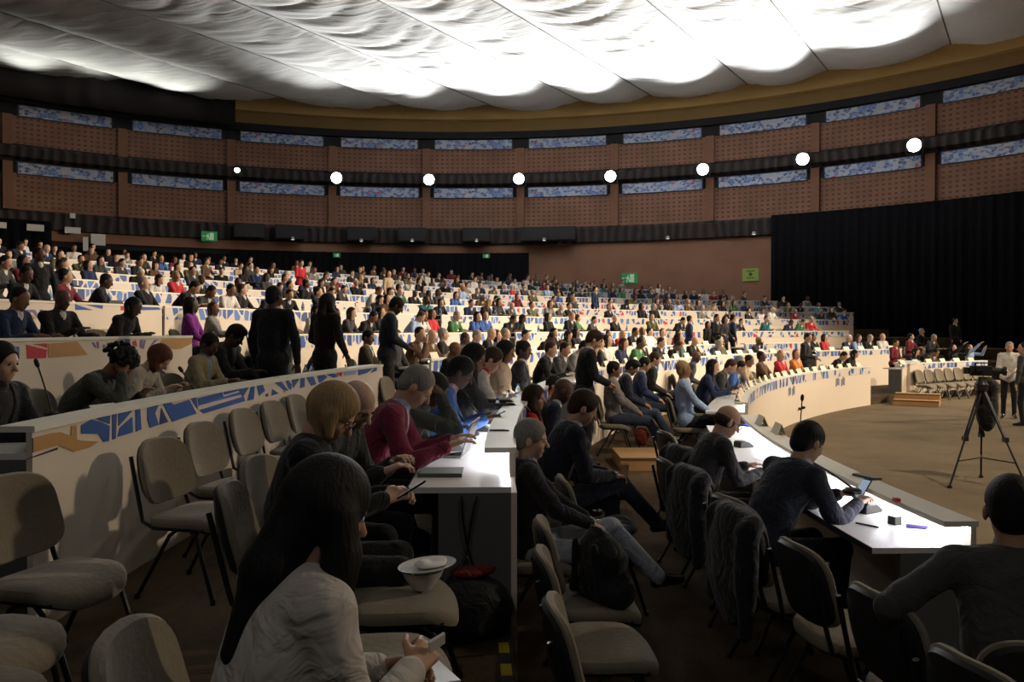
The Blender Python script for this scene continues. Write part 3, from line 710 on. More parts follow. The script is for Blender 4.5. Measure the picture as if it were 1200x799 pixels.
def hand(s, J, sd, curl=30, lab=0, fine=True, spread=.018, pn=None, r=.0088):
    W, E = J['W' + sd], J['E' + sd]; f = nrm(W - E); sg = -1 if sd == 'L' else 1
    n = v3(0, 0, -1) if pn is None else np.asarray(pn, float)      # palm normal
    n = nrm(n - f * (n @ f)); side = nrm(np.cross(n, f)) * sg        # towards the thumb
    if side @ (J['C'] - W) < 0: side = -side
    for o in (-.024, 0, .024): s.cap(W + side * o * .5, W + f * .078 + side * o, .017, .014, .012, lab)
    if not fine:
        s.cap(W + f * .07 - side * .015, W + f * .15 + n * .03, .016, .012, .012, lab); s.cap(W + f * .07 + side * .015, W + f * .15 + n * .03, .016, .012, .012, lab)
        s.cap(W + f * .02 + side * .02, W + f * .07 + side * .05, .013, .010, .01, lab); return
    for o, L in ((.030, .040), (.0105, .045), (-.0105, .042), (-.030, .033)):
        p = W + f * .078 + side * o; d = f
        for q, l in enumerate((L, L * .68, L * .55)):
            d = nrm(f * math.cos(R_(curl * (q + .6))) + n * math.sin(R_(curl * (q + .6)))) + side * o * .8
            e = p + nrm(d) * l; s.cap(p, e, r - q * .0008, r - .0008 - q * .0008, .003, lab); p = e
    p = W + f * .02 + side * .025; d = nrm(f * .75 + side * .65 + n * .25); e = p + d * .042; s.cap(p, e, .012, .0105, .008, lab)
    d = nrm(f * .9 + side * .25 + n * .35); s.cap(e, e + d * .034, .0100, .0085, .004, lab)
def head(s, J, lab=0, fine=True, hs=1., dark=None):
    H = J['H']; C = J['HC']; T = lambda x, y, z: C + H @ (v3(x, y, z) * hs)
    s.cap(J['N'] - .02 * J['d2'], J['HB'] + H @ v3(0, -.005, .02), .056, .052, .02, lab)
    s.ell(T(0, -.012, .028), v3(.074, .094, .088) * hs, H, .03, lab)
    s.ell(T(0, .022, -.038), v3(.058, .066, .074) * hs, H, .03, lab)
    s.cap(T(0, .052, -.088), T(0, .062, -.088), .020, .018, .02, lab)                      # chin
    s.cap(T(0, .085, .008), T(0, .108, -.026), .009, .0135, .012, lab)                   # nose
    for g in (-1, 1):
        s.ell(T(g * .079, -.010, -.012), v3(.010, .019, .031) * hs, H, .006, lab)
        if fine:
            s.cap(T(g * .012, .083, .026), T(g * .045, .070, .024), .008, .007, .01, lab)
            s.ell(T(g * .031, .089, .006), v3(.016, .012, .010), H, .008, lab, sub=True)
            s.ell(T(g * .040, .058, -.028), v3(.018, .016, .018), H, .02, lab)
    if fine:
        s.cap(T(-.016, .082, -.056), T(.016, .082, -.056), .0075, .0075, .008, lab if dark is None else dark)
        s.cap(T(-.03, .092, -.048 - .0), T(.03, .092, -.048), .003, .003, .004, lab, sub=True) if False else None
def hair_ops(s, J, style, lab=0, hs=1.):
    H = J['H']; C = J['HC']; T = lambda x, y, z: C + H @ (v3(x, y, z) * hs)
    cut = dict(k=.012, lab=-1, sub=True); rr = random.Random(5)
    if style == 'bald': return False
    if style == 'fringe':       # only a ring of hair round the back
        s.ell(T(0, -.022, -.005), v3(.084, .092, .062) * hs, H, .02, lab); s.ell(T(0, .01, .075), v3(.085, .11, .07), H, **cut); s.ell(T(0, .10, -.03), v3(.10, .085, .13), H, **cut)
        return True
    g = .009 if style in ('short', 'thick', 'curly') else .013
    if style == 'crop': g = .006
    s.ell(T(0, -.016, .034), v3(.074 + g, .094 + g, .088 + g) * hs, H, .02, lab)
    if style in ('short', 'thick', 'crop'):
        s.ell(T(0, -.055, -.02), v3(.068, .055, .065) * hs, H, .02, lab)
        if style == 'thick': s.ell(T(0, .01, .085), v3(.078, .085, .05), H, .03, lab)
        s.ell(T(0, .118, -.03), v3(.088, .088, .118), H, **cut); s.ell(T(0, .02, -.12), v3(.10, .085, .085), H, **cut)
        for g_ in (-1, 1): s.ell(T(g_ * .088, -.006, -.016), v3(.022, .024, .036), H, **cut)
        s.ell(T(0, -.03, .035), v3(.0785, .100, .091) * hs, H, .01, lab) if False else None
        for i in range(0):
            u, v = rr.uniform(0, 6.28), rr.uniform(.25, 1); c = math.sqrt(1 - v * v)
            if math.sin(u) * c > .55: continue
            s.ell(T(.080 * c * math.cos(u), -.018 + .096 * c * math.sin(u), .036 + .090 * v), (.02, .03, .008), H, .02, lab)
        return True
    if style == 'curly':
        for i in range(90):
            u, v = rr.uniform(0, 6.28), rr.uniform(-.25, 1); c = math.sqrt(max(0, 1 - v * v))
            ww = rr.uniform(1., 1.22); s.ell(T(.096 * ww * c * math.cos(u), -.04 + .105 * ww * c * math.sin(u), .03 + .098 * ww * v), (.021, .021, .02), None, .006, lab)
        s.ell(T(0, .125, -.045), v3(.075, .088, .105), H, **cut); return True
    # long styles hang down and lie over the back
    back = T(0, -.052, 0); L = {'bob': .11, 'long': .30, 'verylong': .42}[style]; rb = .072
    if style == 'bob': s.cap(back, back + v3(0, -.01, -L), rb, .058, .04, lab)
    else:
        N, Ch, Fs, d2 = J['N'], J['C'], J['Fs'], J['d2']; A = N - Fs * .075; B = Ch - Fs * .10 - d2 * (.02 if style == 'long' else .04)
        s.cap(back, A, rb, .062, .04, lab); s.cap(A, B, .060, .035, .03, lab)
    for g_ in (-1, 1):
        q = T(g_ * .066, .0, .0); LL = L * (.8 if style == 'bob' else 1.)
        if style == 'bob':
            e = q + v3(0, 0, -LL) + H[:, 0] * g_ * .012; s.cap(q, e, .034, .018, .03, lab); pts = [q, e]
        else:
            N, Ch, Fs, d2, X = J['N'], J['C'], J['Fs'], J['d2'], J['sr']; big = 1.25 if style == 'verylong' else 1.
            m1 = q + v3(0, 0, -.09) + H[:, 0] * g_ * .014; m2 = N + X * g_ * .088 + Fs * .05 + d2 * .03; m3 = Ch + X * g_ * .09 + Fs * .125 - d2 * (.02 if style == 'long' else .10)
            pts = [q, m1, m2, m3]
            for (p_, q_, ra, rb_) in ((q, m1, .034, .034), (m1, m2, .034, .032), (m2, m3, .032, .018)): s.cap(p_, q_, ra * big, rb_ * big, .02, lab)
    s.ell(T(0, .125, -.03), v3(.068 if style != 'verylong' else .058, .088 if style != 'verylong' else .072, .115), H, **cut)
    return True
def swatch(kind, col): return kind + '_%d_%d_%d' % tuple(int(c * 255) for c in col)
SK = [(.50, .30, .21), (.42, .24, .15), (.22, .11, .065), (.09, .045, .03), (.56, .36, .27)]
HR = {'black': (.008, .007, .007), 'brown': (.035, .018, .010), 'grey': (.22, .21, .20), 'white': (.5, .48, .45), 'blond': (.30, .20, .10), 'red': (.10, .035, .015)}
def m_skin(i):
    c = SK[i]; return mat('skin_%d' % i, c, .5, noise=.08, scale=20, bump=.05, spec=.35)
def m_hair(n):
    if 'hair_' + n in MATS: return MATS['hair_' + n]
    m = mat('hair_' + n, HR[n], .62, noise=.55, scale=34, bump=.3, spec=.2); nt = m.node_tree
    mp = nt.nodes.new('ShaderNodeMapping'); mp.inputs['Scale'].default_value = (3.2, 3.2, .18)
    nz = [x for x in nt.nodes if x.type == 'TEX_NOISE'][0]; l = nz.inputs['Vector'].links[0]; src = l.from_socket; nt.links.remove(l)
    nt.links.new(src, mp.inputs[0]); nt.links.new(mp.outputs[0], nz.inputs['Vector']); return m
def m_cl(c): return cloth(swatch('cloth', c), c)
M_shoe = mat('shoe_leather', (.010, .008, .008), .25, spec=.6)
M_eyew = mat('eye_white', (.6, .58, .55), .3); M_iris = mat('eye_iris', (.02, .012, .008), .2)
# ---------------------------------------------------------------- detailed people
def hero(px, d, floor, heading, label, vox=.010, skin=0, hair='short', hc='black', top=(.02, .02, .025), bot=(.015, .015, .02), shirt=None, tie=None, glasses=False,
         fat=.3, hs=1., curl=(28, 28), pn=(None, None), top_name='jacket', ytop=None, shoes=True, extra=None, sc=None, vshape=True, **kw):
    J = skel(**kw)
    body = SDF(vox); torso(body, J, -.004, fat=fat); arms(body, J, 0); legs_(body, J, -.006)
    for sd, c, n_ in (('L', curl[0], pn[0]), ('R', curl[1], pn[1])): hand(body, J, sd, c, 0, vox < .011, pn=n_, r=max(.0088, vox * .95))
    head(body, J, 0, True, hs); shoe_ops(body, J, 'L', g=-.008); shoe_ops(body, J, 'R', g=-.008)
    o = sdf_obj('person', body, m_skin(skin))
    tag(o, label, 'person')
    v2 = max(vox, .010)
    if hair != 'bald':
        s = SDF(min(vox, .009)); 
        if hair_ops(s, J, hair, 0, hs): sdf_obj('hair', s, m_hair(hc), o)
    s = SDF(v2); torso(s, J, .016, fat=fat); arms(s, J, .013, cuff=.015)
    C, d2, Fs, N = J['C'], J['d2'], J['Fs'], J['N']
    if vshape and shirt:
        s.cap(N + Fs * .10 - d2 * .0, C + Fs * .15 - d2 * .14, .066, .012, .008, -1, sub=True)
        s.cap(N + Fs * .02 + d2 * .01, N + Fs * .02 + d2 * .08, .058, .06, .008, -1, sub=True)
    if vshape:
        for g in (-1, 1): s.cap(N - Fs * .045 + J['sr'] * g * .028 + d2 * .012, N + Fs * .06 + J['sr'] * g * .062 - d2 * .03, .013, .012, .01, 0)       # collar roll
        s.cap(N - Fs * .045 - J['sr'] * .028 + d2 * .012, N - Fs * .045 + J['sr'] * .028 + d2 * .012, .013, .013, .01, 0)
    # folds at the elbows
    for sd in 'LR':
        E = J['E' + sd]; W_ = J['W' + sd]; S_ = J['S' + sd]
        for q in (.2, .38): s.ell(E + (W_ - E) * q, v3(.056, .056, .056) * (1 - q * .3), None, .012, 0)
        s.ell(E + (S_ - E) * .25, v3(.059, .059, .059), None, .02, 0)
    sdf_obj(top_name, s, m_cl(top), o)
    if shirt:
        s = SDF(v2); torso(s, J, .006, fat=fat)
        s.cap(N - d2 * .01, N + d2 * .035 + Fs * .012, .061, .060, .012, 0)
        sdf_obj('shirt', s, m_cl(shirt), o)
    if tie:
        s = SDF(.007); A = N + Fs * .088 - d2 * .03; B = C + Fs * (.140 + .02 * fat) - d2 * .14
        s.cap(A, A - d2 * .02, .014, .013, .004, 0); s.cap(A - d2 * .03, B, .010, .020, .004, 0); sdf_obj('tie', s, m_cl(tie), o)
    s = SDF(v2); legs_(s, J, .012); sdf_obj('trousers', s, m_cl(bot), o)
    if shoes:
        for sd in 'LR':
            s = SDF(.009); shoe_ops(s, J, sd); sdf_obj('shoe', s, M_shoe, o)
    H, HC = J['H'], J['HC']
    for g in (-1, 1):
        c = HC + H @ (v3(g * .031, .0745, .006) * hs)
        mb = MB(); mb.lathe([(0, -.0115), (.008, -.008), (.0108, 0), (.0095, .004)], n=10, mi=0); mb.lathe([(.0095, .004), (.006, .008), (0, .0095)], n=10, mi=1)
        e = mb.build('eye', [M_eyew, M_iris], o, smooth=True)
        Mx = Matrix([[*(H[i, 0], H[i, 2], H[i, 1]), c[i]] for i in range(3)] + [[0, 0, 0, 1]]); e.matrix_local = Mx
    if glasses:
        mb = MB(); T = lambda x, y, z: Vector(HC + H @ v3(x, y, z))
        for g in (-1, 1):
            mb.tube([T(g * .034 + .024 * math.cos(t * PI / 6), .102, .004 + .018 * math.sin(t * PI / 6)) for t in range(12)], .0022, 5, closed=True)
            mb.tube([T(g * .058, .100, .010), T(g * .080, .03, .010), T(g * .082, -.02, .0)], .0022, 5)
        mb.tube([T(-.010, .103, .008), T(.010, .103, .008)], .0022, 5)
        mb.build('glasses', M_tube, o)
    if extra: extra(o, J)
    # place it so that the head stands where it should
    rz = R_(heading); R3 = Matrix.Rotation(rz, 4, 'Z'); hcw = R3 @ Vector(HC); S = sc or 1.
    if ytop is not None:
        zt = EYE + (HZ - ytop) / F_PX * d - floor; S = max(.93, min(1.07, zt / (HC[2] + .115)))
    X = (px - 600) / F_PX * d
    o.location = (X - hcw.x * S, d - hcw.y * S, floor); o.rotation_euler = (0, 0, rz); o.scale = (S, S, S)
    bpy.context.view_layer.update() if False else None
    o['_S'] = S; JJ = {k: (Matrix.Translation(o.location) @ R3 @ Matrix.Scale(S, 4)) @ Vector(v) for k, v in J.items() if isinstance(v, np.ndarray) and v.shape == (3,)}
    del o['_S']
    return o, JJ
# ---------------------------------------------------------------- simpler people for the rows
def crowd_mesh(name, hair, v=True, vox=.0135, skirt=False, **kw):
    J = skel(**kw); s = SDF(vox)
    torso(s, J, .012, 2, .3); arms(s, J, .012, 2, cuff=.01); legs_(s, J, .008, 3)
    C, d2, Fs, N = J['C'], J['d2'], J['Fs'], J['N']
    if v: s.cap(N + Fs * .062, C + Fs * .112 - d2 * .12, .040, .012, .004, 4)
    for sd in 'LR': shoe_ops(s, J, sd, 5); hand(s, J, sd, 30, 0, False)
    head(s, J, 0, False)
    # the hair is grown in the same surface
    H, HC = J['H'], J['HC']; T = lambda x, y, z: HC + H @ v3(x, y, z)
    if hair != 'bald':
        s.ell(T(0, -.030, .042), v3(.081, .094, .088), H, .006, 1); s.ell(T(0, -.06, -.02), v3(.066, .05, .06), H, .01, 1)
        if hair in ('long', 'bob'):
            b = T(0, -.055, 0); L = .30 if hair == 'long' else .14; s.cap(b, b + v3(0, -.01, -L), .080, .055, .03, 1)
            for g in (-1, 1): q = T(g * .072, -.01, .02); s.cap(q, q + v3(0, 0, -L * .8), .028, .018, .02, 1)
    base = m_cl((.02, .02, .025))
    return sdf_obj('person', s, [m_skin(0), m_hair('black'), base, base, m_cl((.6, .6, .6)), M_shoe], me_only=True)
DESKH = (-.15, .46, .80); DESKR = (.15, .46, .80)
POOL = {}
def pool():
    P = POOL
    P['type'] = crowd_mesh('p', 'short', a1=8, a2=22, pitch=22, hl=DESKH, hr=DESKR, legs='under')
    P['read'] = crowd_mesh('p', 'short', a1=14, a2=36, pitch=42, hl=(-.12, .44, .80), hr=(.16, .44, .80), legs='under')
    P['back'] = crowd_mesh('p', 'short', a1=-10, a2=-4, pitch=2, yaw=10, legs='out')
    P['chin'] = crowd_mesh('p', 'short', a1=10, a2=24, pitch=12, yaw=-14, hl=(-.05, .42, .80), hr=(.05, .32, 1.04), legs='sit')
    P['turn'] = crowd_mesh('p', 'short', a1=2, a2=6, pitch=4, yaw=38, twist=14, hl=(-.15, .40, .80), hr=(.12, .34, .68))
    P['w_type'] = crowd_mesh('p', 'long', v=False, a1=8, a2=20, pitch=18, yaw=-6, hl=DESKH, hr=DESKR, w=.9, legs='under')
    P['w_back'] = crowd_mesh('p', 'long', v=False, a1=-6, a2=2, pitch=2, yaw=20, w=.9, legs='cross')
    P['w_read'] = crowd_mesh('p', 'bob', v=False, a1=12, a2=30, pitch=34, yaw=8, hl=(-.1, .42, .80), hr=(.12, .44, .80), w=.9)
    P['w_turn'] = crowd_mesh('p', 'bob', v=True, a1=3, a2=8, pitch=5, yaw=-34, twist=-12, hl=(-.15, .38, .80), hr=(.12, .40, .80), w=.9)
    P['bald'] = crowd_mesh('p', 'bald', a1=6, a2=16, pitch=18, hl=DESKH, hr=(.05, .40, .86), w=1.05, legs='sit')
    P['stand'] = crowd_mesh('p', 'short', stand=True, a1=1, a2=5, pitch=20, hl=(-.10, .26, 1.10), hr=(.10, .28, 1.12))
    P['stand2'] = crowd_mesh('p', 'short', stand=True, a1=0, a2=2, pitch=4, yaw=25, hl=(-.26, .06, .82), hr=(.24, .10, .84), hint_out=1.5)
    P['w_stand'] = crowd_mesh('p', 'long', stand=True, v=False, a1=0, a2=4, pitch=8, hl=(-.12, .24, 1.05), hr=(.2, .1, .86), w=.9)
    P['photo'] = crowd_mesh('p', 'bob', v=False, a1=0, a2=0, pitch=-4, hl=(-.14, .40, 1.22), hr=(.12, .40, 1.36), w=.9)
pool()
COLS = {'black': (.012, .012, .014), 'charcoal': (.045, .045, .05), 'navy': (.015, .025, .07), 'brown': (.10, .055, .03), 'white': (.62, .60, .58), 'pale blue': (.28, .38, .58), 'red': (.45, .03, .04),
        'beige': (.42, .33, .22), 'purple': (.22, .03, .26), 'green': (.05, .16, .06), 'grey': (.20, .20, .20), 'blue': (.05, .12, .38), 'maroon': (.16, .02, .03), 'orange': (.55, .20, .05), 'teal': (.04, .16, .18), 'pink': (.6, .2, .25), 'olive': (.10, .10, .05)}
PEOPLE = []
def person(kind, loc, rz, top, hair='black', skin=0, bot='black', label='', group=None, sc=1., shirt='white', tname=None):
    o = bpy.data.objects.new('person', POOL[kind]); COL.objects.link(o)
    ms = [m_skin(skin), m_hair(hair), m_cl(COLS[top]), m_cl(COLS[bot]), m_cl(COLS[shirt]), M_shoe]
    for sl, m in zip(o.material_slots, ms): sl.link = 'OBJECT'; sl.material = m
    o.location = loc; o.rotation_euler = (0, 0, rz); o.scale = (sc, sc, sc)
    tag(o, label, 'person', group); PEOPLE.append(o); return o
# ================================================================ seated and standing people of the foreground
BK = (.012, .012, .014); NV = (.014, .020, .040); CH = (.035, .035, .038)
F0, F1, F2, F3 = FZ[0], FZ[1], FZ[2], FZ[3]
SEATS = []          # (k, phi, offset) already taken
def polar(p):
    dx, dy = CX - p[0], p[1] - CY; return math.hypot(dx, dy), math.degrees(math.atan2(dy, dx))
def sit(o, k, pale=False, lab='', chair_=True):
    """chair under a seated figure"""
    r, ph = polar(o.location); SEATS.append((k, ph, r - RK[k]))
    if chair_: chair((o.location.x, o.location.y, FZ[k]), o.rotation_euler[2], lab, 'beige conference chairs under seated people', pale)
    return o
M_phone = mat('phone_body', (.01, .01, .012), .2, spec=.6); M_screen = mat('phone_screen', (.2, .25, .3), .2, emit=(.6, .75, 1), es=.35)
M_paper = mat('paper', (.72, .71, .68), .7, noise=.03); M_glassm = mat('water_bottle', (.75, .85, .9), .08, trans=.9, spec=.6, noise=.02); M_blueg = mat('bottle_label', (.04, .15, .5), .4)
def flat_box(name, loc, size, rot, mats, label, cat, bev=.002, part=None):
    root = MB().box(-size[0] / 2, size[0] / 2, -size[1] / 2, size[1] / 2, 0, size[2]).build(name, mats[0], bevel=bev)
    root.location = loc; root.rotation_euler = rot; tag(root, label, cat)
    if part:
        MB().box(-size[0] / 2 + .004, size[0] / 2 - .004, -size[1] / 2 + .008, size[1] / 2 - .008, size[2], size[2] + .0006).build(part, mats[1], root)
    return root
def phone(loc, rot, label): return flat_box('smartphone', loc, (.07, .145, .008), rot, (M_phone, M_screen), label, 'phone', part='screen')
# --- row on the camera's tier
o, J = hero(384, 1.80, F1, -50, 'person with long dark hair in a cream shirt seated with back to us, lower left', vox=.007, skin=1, hair='verylong', hc='black', top=(.50, .47, .43), bot=(.02, .02, .03),
    vshape=False, top_name='blouse', a1=5, a2=17, pitch=24, yaw=-4, hl=(-.08, .36, .74), hr=(.10, .34, .80), curl=(40, 48), pn=((.7, 0, -.5), (-.7, 0, -.5)), w=.92, ytop=566, fat=.1)
sit(o, 1, chair_=False)
h = (J['WR'] + J['WL']) / 2
flat_box('name_badge', J['WR'] + Vector((.05, .05, .03)), (.008, .045, .035), (.3, .4, -.8), (M_paper,), 'small white card held up in the hand of the long haired person', 'card')
o, J = hero(390, 3.45, F1, -82, 'person with blond bob and glasses in black top looking down at a phone', vox=.008, skin=0, hair='bob', hc='blond', top=BK, bot=BK, vshape=False, top_name='blouse',
    a1=3, a2=13, pitch=40, yaw=-6, hl=(-.04, .40, .82), hr=(.08, .38, .82), curl=(42, 42), pn=((.6, 0, -.6), (-.6, 0, -.6)), glasses=True, w=.97, ytop=453, legs='sit', fat=.8, hs=1.04)
sit(o, 1, lab='beige chair under the blond person in black')
h = (J['WR'] + J['WL']) / 2; phone(h + Vector((.10, 0, .02)), (.5, -.3, -1.3), 'black smartphone held by the blond person in the black top')
o, J = hero(419, 3.98, F1, -100, 'balding person with white hair in dark jacket leaning over to the blond neighbour', vox=.008, skin=4, hair='fringe', hc='white', top=(.03, .032, .028), bot=BK, shirt=(.03, .03, .04),
    a1=12, a2=30, pitch=40, yaw=-28, hroll=8, hl=(-.08, .42, .84), hr=(.20, .46, .84), curl=(36, 36), ytop=446, fat=.6)
sit(o, 1, lab='beige chair under the balding person in the dark jacket')
o, J = hero(488, 4.78, F1, -88, 'grey haired person in maroon cardigan and light blue shirt reading papers at the glowing desk', vox=.008, skin=0, hair='crop', hc='grey', top=(.16, .02, .045), shirt=(.42, .52, .66), bot=BK,
    a1=10, a2=28, pitch=42, yaw=0, hl=(-.10, .47, .83), hr=(.20, .46, .83), curl=(22, 22), ytop=430, fat=.8, top_name='cardigan')
sit(o, 1, lab='beige chair under the person in the maroon cardigan')
o, J = hero(508, 5.4, F1, -84, 'person in olive jacket resting the head on one hand behind the maroon cardigan', skin=3, hair='short', hc='black', top=(.05, .055, .045), bot=BK, shirt=(.1, .1, .1),
    a1=14, a2=36, pitch=34, yaw=0, hl=(-.1, .45, .83), hr=(.09, .36, 1.10), curl=(30, 50), ytop=438)
sit(o, 1, lab='beige chair under the person in the olive jacket')
o, J = hero(540, 6.25, F1, -86, 'dark haired person in bright blue blazer and pink shirt typing on a phone', skin=3, hair='short', hc='black', top=(.04, .10, .30), bot=NV, shirt=(.55, .35, .42),
    a1=10, a2=28, pitch=34, yaw=-4, hl=(-.06, .44, .82), hr=(.14, .44, .82), curl=(40, 40), ytop=419)
sit(o, 1, lab='beige chair under the person in the blue blazer')
h = (J['WR'] + J['WL']) / 2; phone(h + Vector((.09, 0, .02)), (.4, 0, -1.4), 'black smartphone in the hands of the person in blue blazer')
o, J = hero(556, 7.2, F1, -86, 'person with long dark hair in dark coat between blue blazer and white jacket', skin=2, hair='long', hc='black', top=BK, bot=BK, a1=4, a2=14, pitch=20, yaw=-20, vshape=False, ytop=404, hl=DESKH, hr=DESKR)
sit(o, 1, lab='beige chair under the long haired person in the dark coat')
o, J = hero(577, 8.1, F1, -88, 'short haired person in pale jacket with red scarf looking down at the desk', skin=0, hair='short', hc='brown', top=(.45, .42, .40), bot=BK, shirt=(.5, .03, .06), a1=8, a2=24, pitch=36, yaw=-5, ytop=408, hl=DESKH, hr=DESKR)
sit(o, 1, lab='beige chair under the person in the pale jacket')
o, J = hero(593, 9.1, F1, -92, 'dark haired person in cream top with a mustard bag on the lap', skin=2, hair='bob', hc='black', top=(.58, .44, .30), bot=(.25, .13, .03), vshape=False, a1=2, a2=8, pitch=14, yaw=-22, ytop=400)
sit(o, 1, lab='beige chair under the person in the cream top')
o, J = hero(614, 10.3, F1, -96, 'person in black suit and white shirt leaning back with hands folded, near the cream top', skin=3, hair='short', hc='black', top=BK, bot=BK, shirt=(.6, .6, .6), tie=(.02, .02, .02), a1=0, a2=8, pitch=10, yaw=-20, ytop=400)
sit(o, 1, lab='beige chair under the black suited person with folded hands')
# --- third row, behind the tall white desk
o, J = hero(2, 4.6, F2, -100, 'person in black jacket cut by the left edge, seated behind the tall white desk', skin=0, hair='short', hc='black', top=BK, bot=BK, shirt=(.03, .03, .03), a1=4, a2=14, pitch=12, ytop=402, hl=(-.12, .40, .80), hr=DESKR)
sit(o, 2, lab='beige chair under the person at the left edge')
o, J = hero(142, 6.3, F2, -88, 'curly haired person in grey green sweater leaning the forehead on one hand over the desk', skin=2, hair='curly', hc='black', top=(.055, .06, .05), bot=BK, vshape=False, top_name='sweater', a1=18, a2=44, pitch=50, yaw=-6,
    hl=(-.10, .50, .82), hr=(.10, .44, 1.00), curl=(20, 50), ytop=410, hs=1.05)
sit(o, 2, lab='beige chair under the curly haired person')
o, J = hero(187, 7.2, F2, -88, 'person with short auburn hair in pale beige knit cardigan writing', skin=0, hair='bob', hc='red', top=(.42, .38, .32), bot=BK, vshape=False, top_name='cardigan', a1=16, a2=40, pitch=46, yaw=-8, hl=(-.12, .48, .82), hr=(.18, .46, .82), ytop=405)
sit(o, 2, lab='beige chair under the auburn haired person')
o, J = hero(246, 8.4, F2, -96, 'person in khaki jacket with lanyard seated beyond the auburn haired writer', skin=3, hair='short', hc='black', top=(.26, .22, .14), shirt=(.2, .25, .3), bot=BK, a1=6, a2=18, pitch=26, yaw=-18, ytop=391, hl=(-.12, .42, .80), hr=(.18, .44, .82))
sit(o, 2, lab='beige chair under the person in the khaki jacket')
o, J = hero(276, 9.3, F2, -92, 'person in black hooded jacket looking down beside the khaki jacket', skin=3, hair='thick', hc='black', top=BK, bot=BK, vshape=False, a1=6, a2=22, pitch=38, yaw=-5, ytop=378, hl=DESKH, hr=DESKR)
sit(o, 2, lab='beige chair under the person in the black hooded jacket')
o, J = hero(312, 9.9, F2, -88, 'person in black shirt with bare forearm bent low over the white desk', skin=0, hair='short', hc='black', top=(.012, .014, .025), bot=BK, vshape=False, a1=18, a2=42, pitch=44, yaw=-10, ytop=398, hl=DESKH, hr=(.1, .50, .82))
sit(o, 2, lab='beige chair under the person bent low over the desk')
o, J = hero(384, 11.2, F2, -90, 'person with long blond hair in navy jacket at the far end of the white desk', skin=0, hair='long', hc='blond', top=(.02, .03, .07), bot=BK, vshape=False, a1=12, a2=32, pitch=36, yaw=-22, ytop=400, hl=DESKH, hr=DESKR)
sit(o, 2, lab='beige chair under the long haired blond person')
o, J = hero(432, 12.6, F2, -92, 'person in olive suit, white shirt and striped tie leaning back, left of the standing one', skin=2, hair='crop', hc='black', top=(.05, .047, .03), bot=(.03, .03, .02), shirt=(.6, .58, .52), tie=(.02, .02, .02), a1=-6, a2=2, pitch=12, yaw=-20, ytop=387, legs='out')
sit(o, 2, lab='beige chair under the person in the olive suit')
# --- standing in the aisles
hero(465, 11.6, F2, -80, 'person in navy suit jacket standing in the aisle and looking down at the hands', skin=3, hair='short', hc='black', top=(.018, .024, .04), bot=(.035, .03, .028), shirt=(.55, .55, .5), stand=True, a1=2, a2=8, pitch=36, yaw=0,
    hl=(-.06, .28, 1.02), hr=(.08, .26, 1.04), curl=(45, 45), ytop=349)
hero(322, 9.3, F2, -18, 'person in black suit standing with back to us behind the white desk', skin=3, hair='crop', hc='black', top=BK, bot=BK, shirt=(.4, .4, .4), stand=True, a1=0, a2=2, pitch=2, yaw=-10, hl=(-.28, .06, .82), hr=(.28, .06, .82), ytop=336, w=1.12, fat=.8, hint_out=1.4)
hero(385, 10.9, F2, -30, 'person with long dark hair in long black coat standing right of the black suit', skin=3, hair='verylong', hc='black', top=(.014, .010, .009), bot=BK, vshape=False, stand=True, a1=0, a2=4, pitch=10, yaw=-25, hl=(-.16, .22, 1.05), hr=(.20, .16, .98), ytop=345, top_name='coat')
hero(696, 11.0, F0, -82, 'person in black suit with red tie standing between the two lit desks, looking down', skin=0, hair='thick', hc='brown', top=(.010, .010, .014), bot=BK, shirt=(.55, .5, .5), tie=(.3, .02, .03), stand=True, a1=2, a2=8, pitch=30, yaw=-4,
    hl=(-.06, .30, 1.04), hr=(.10, .28, 1.06), curl=(40, 40), ytop=388)
# --- along the wall of the second desk
SB = (.30, .33, .40)
o, J = hero(623, 5.0, F0, -86, 'grey haired person in black jacket and pale trousers, legs crossed by the desk end', vox=.008, skin=4, hair='short', hc='grey', top=(.012, .013, .018), bot=(.28, .31, .36), shirt=(.3, .33, .4),
    a1=-8, a2=-2, pitch=10, yaw=-10, legs='crossL', hl=(-.06, .36, .68), hr=(.12, .34, .70), curl=(40, 40), ytop=494, hs=1.05, fat=.9)
sit(o, 0, lab='beige chair under the grey haired person with crossed legs')
o, J = hero(684, 6.15, F0, -78, 'dark haired person in navy suit leaning forward with a paper cup, legs crossed', vox=.009, skin=0, hair='short', hc='brown', top=(.012, .015, .026), bot=(.016, .018, .028), shirt=(.5, .55, .62),
    a1=10, a2=24, pitch=30, yaw=-8, legs='cross', hl=(-.04, .42, .70), hr=(.10, .42, .70), curl=(46, 46), ytop=457, hs=1.04)
sit(o, 0, lab='beige chair under the navy suited person with the cup')
h = (J['WR'] + J['WL']) / 2
c = MB(); c.lathe([(0, 0), (.028, 0), (.038, .09), (.040, .095), (.034, .09), (0, .07)], n=18); c = c.build('paper_cup', mat('cup_kraft', (.42, .26, .13), .7), smooth=True); c.location = h + Vector((.11, 0, -.02)); tag(c, 'tan paper cup held by the person in the navy suit', 'cup')
o, J = hero(627, 7.55, F0, -92, 'person with dark wavy hair in bright red top by the curved desk', skin=1, hair='long', hc='brown', top=(.50, .012, .012), bot=BK, vshape=False, a1=-2, a2=6, pitch=6, yaw=-14, ytop=452, legs='cross', w=.92)
sit(o, 0, lab='beige chair under the person in the red top')
o, J = hero(660, 8.1, F0, -84, 'shaven headed person in dark navy suit looking down, beside the red top', skin=3, hair='bald', top=(.016, .022, .04), bot=BK, shirt=(.45, .5, .6), a1=8, a2=24, pitch=34, yaw=-4, ytop=444)
sit(o, 0, lab='beige chair under the shaven headed person in the navy suit')
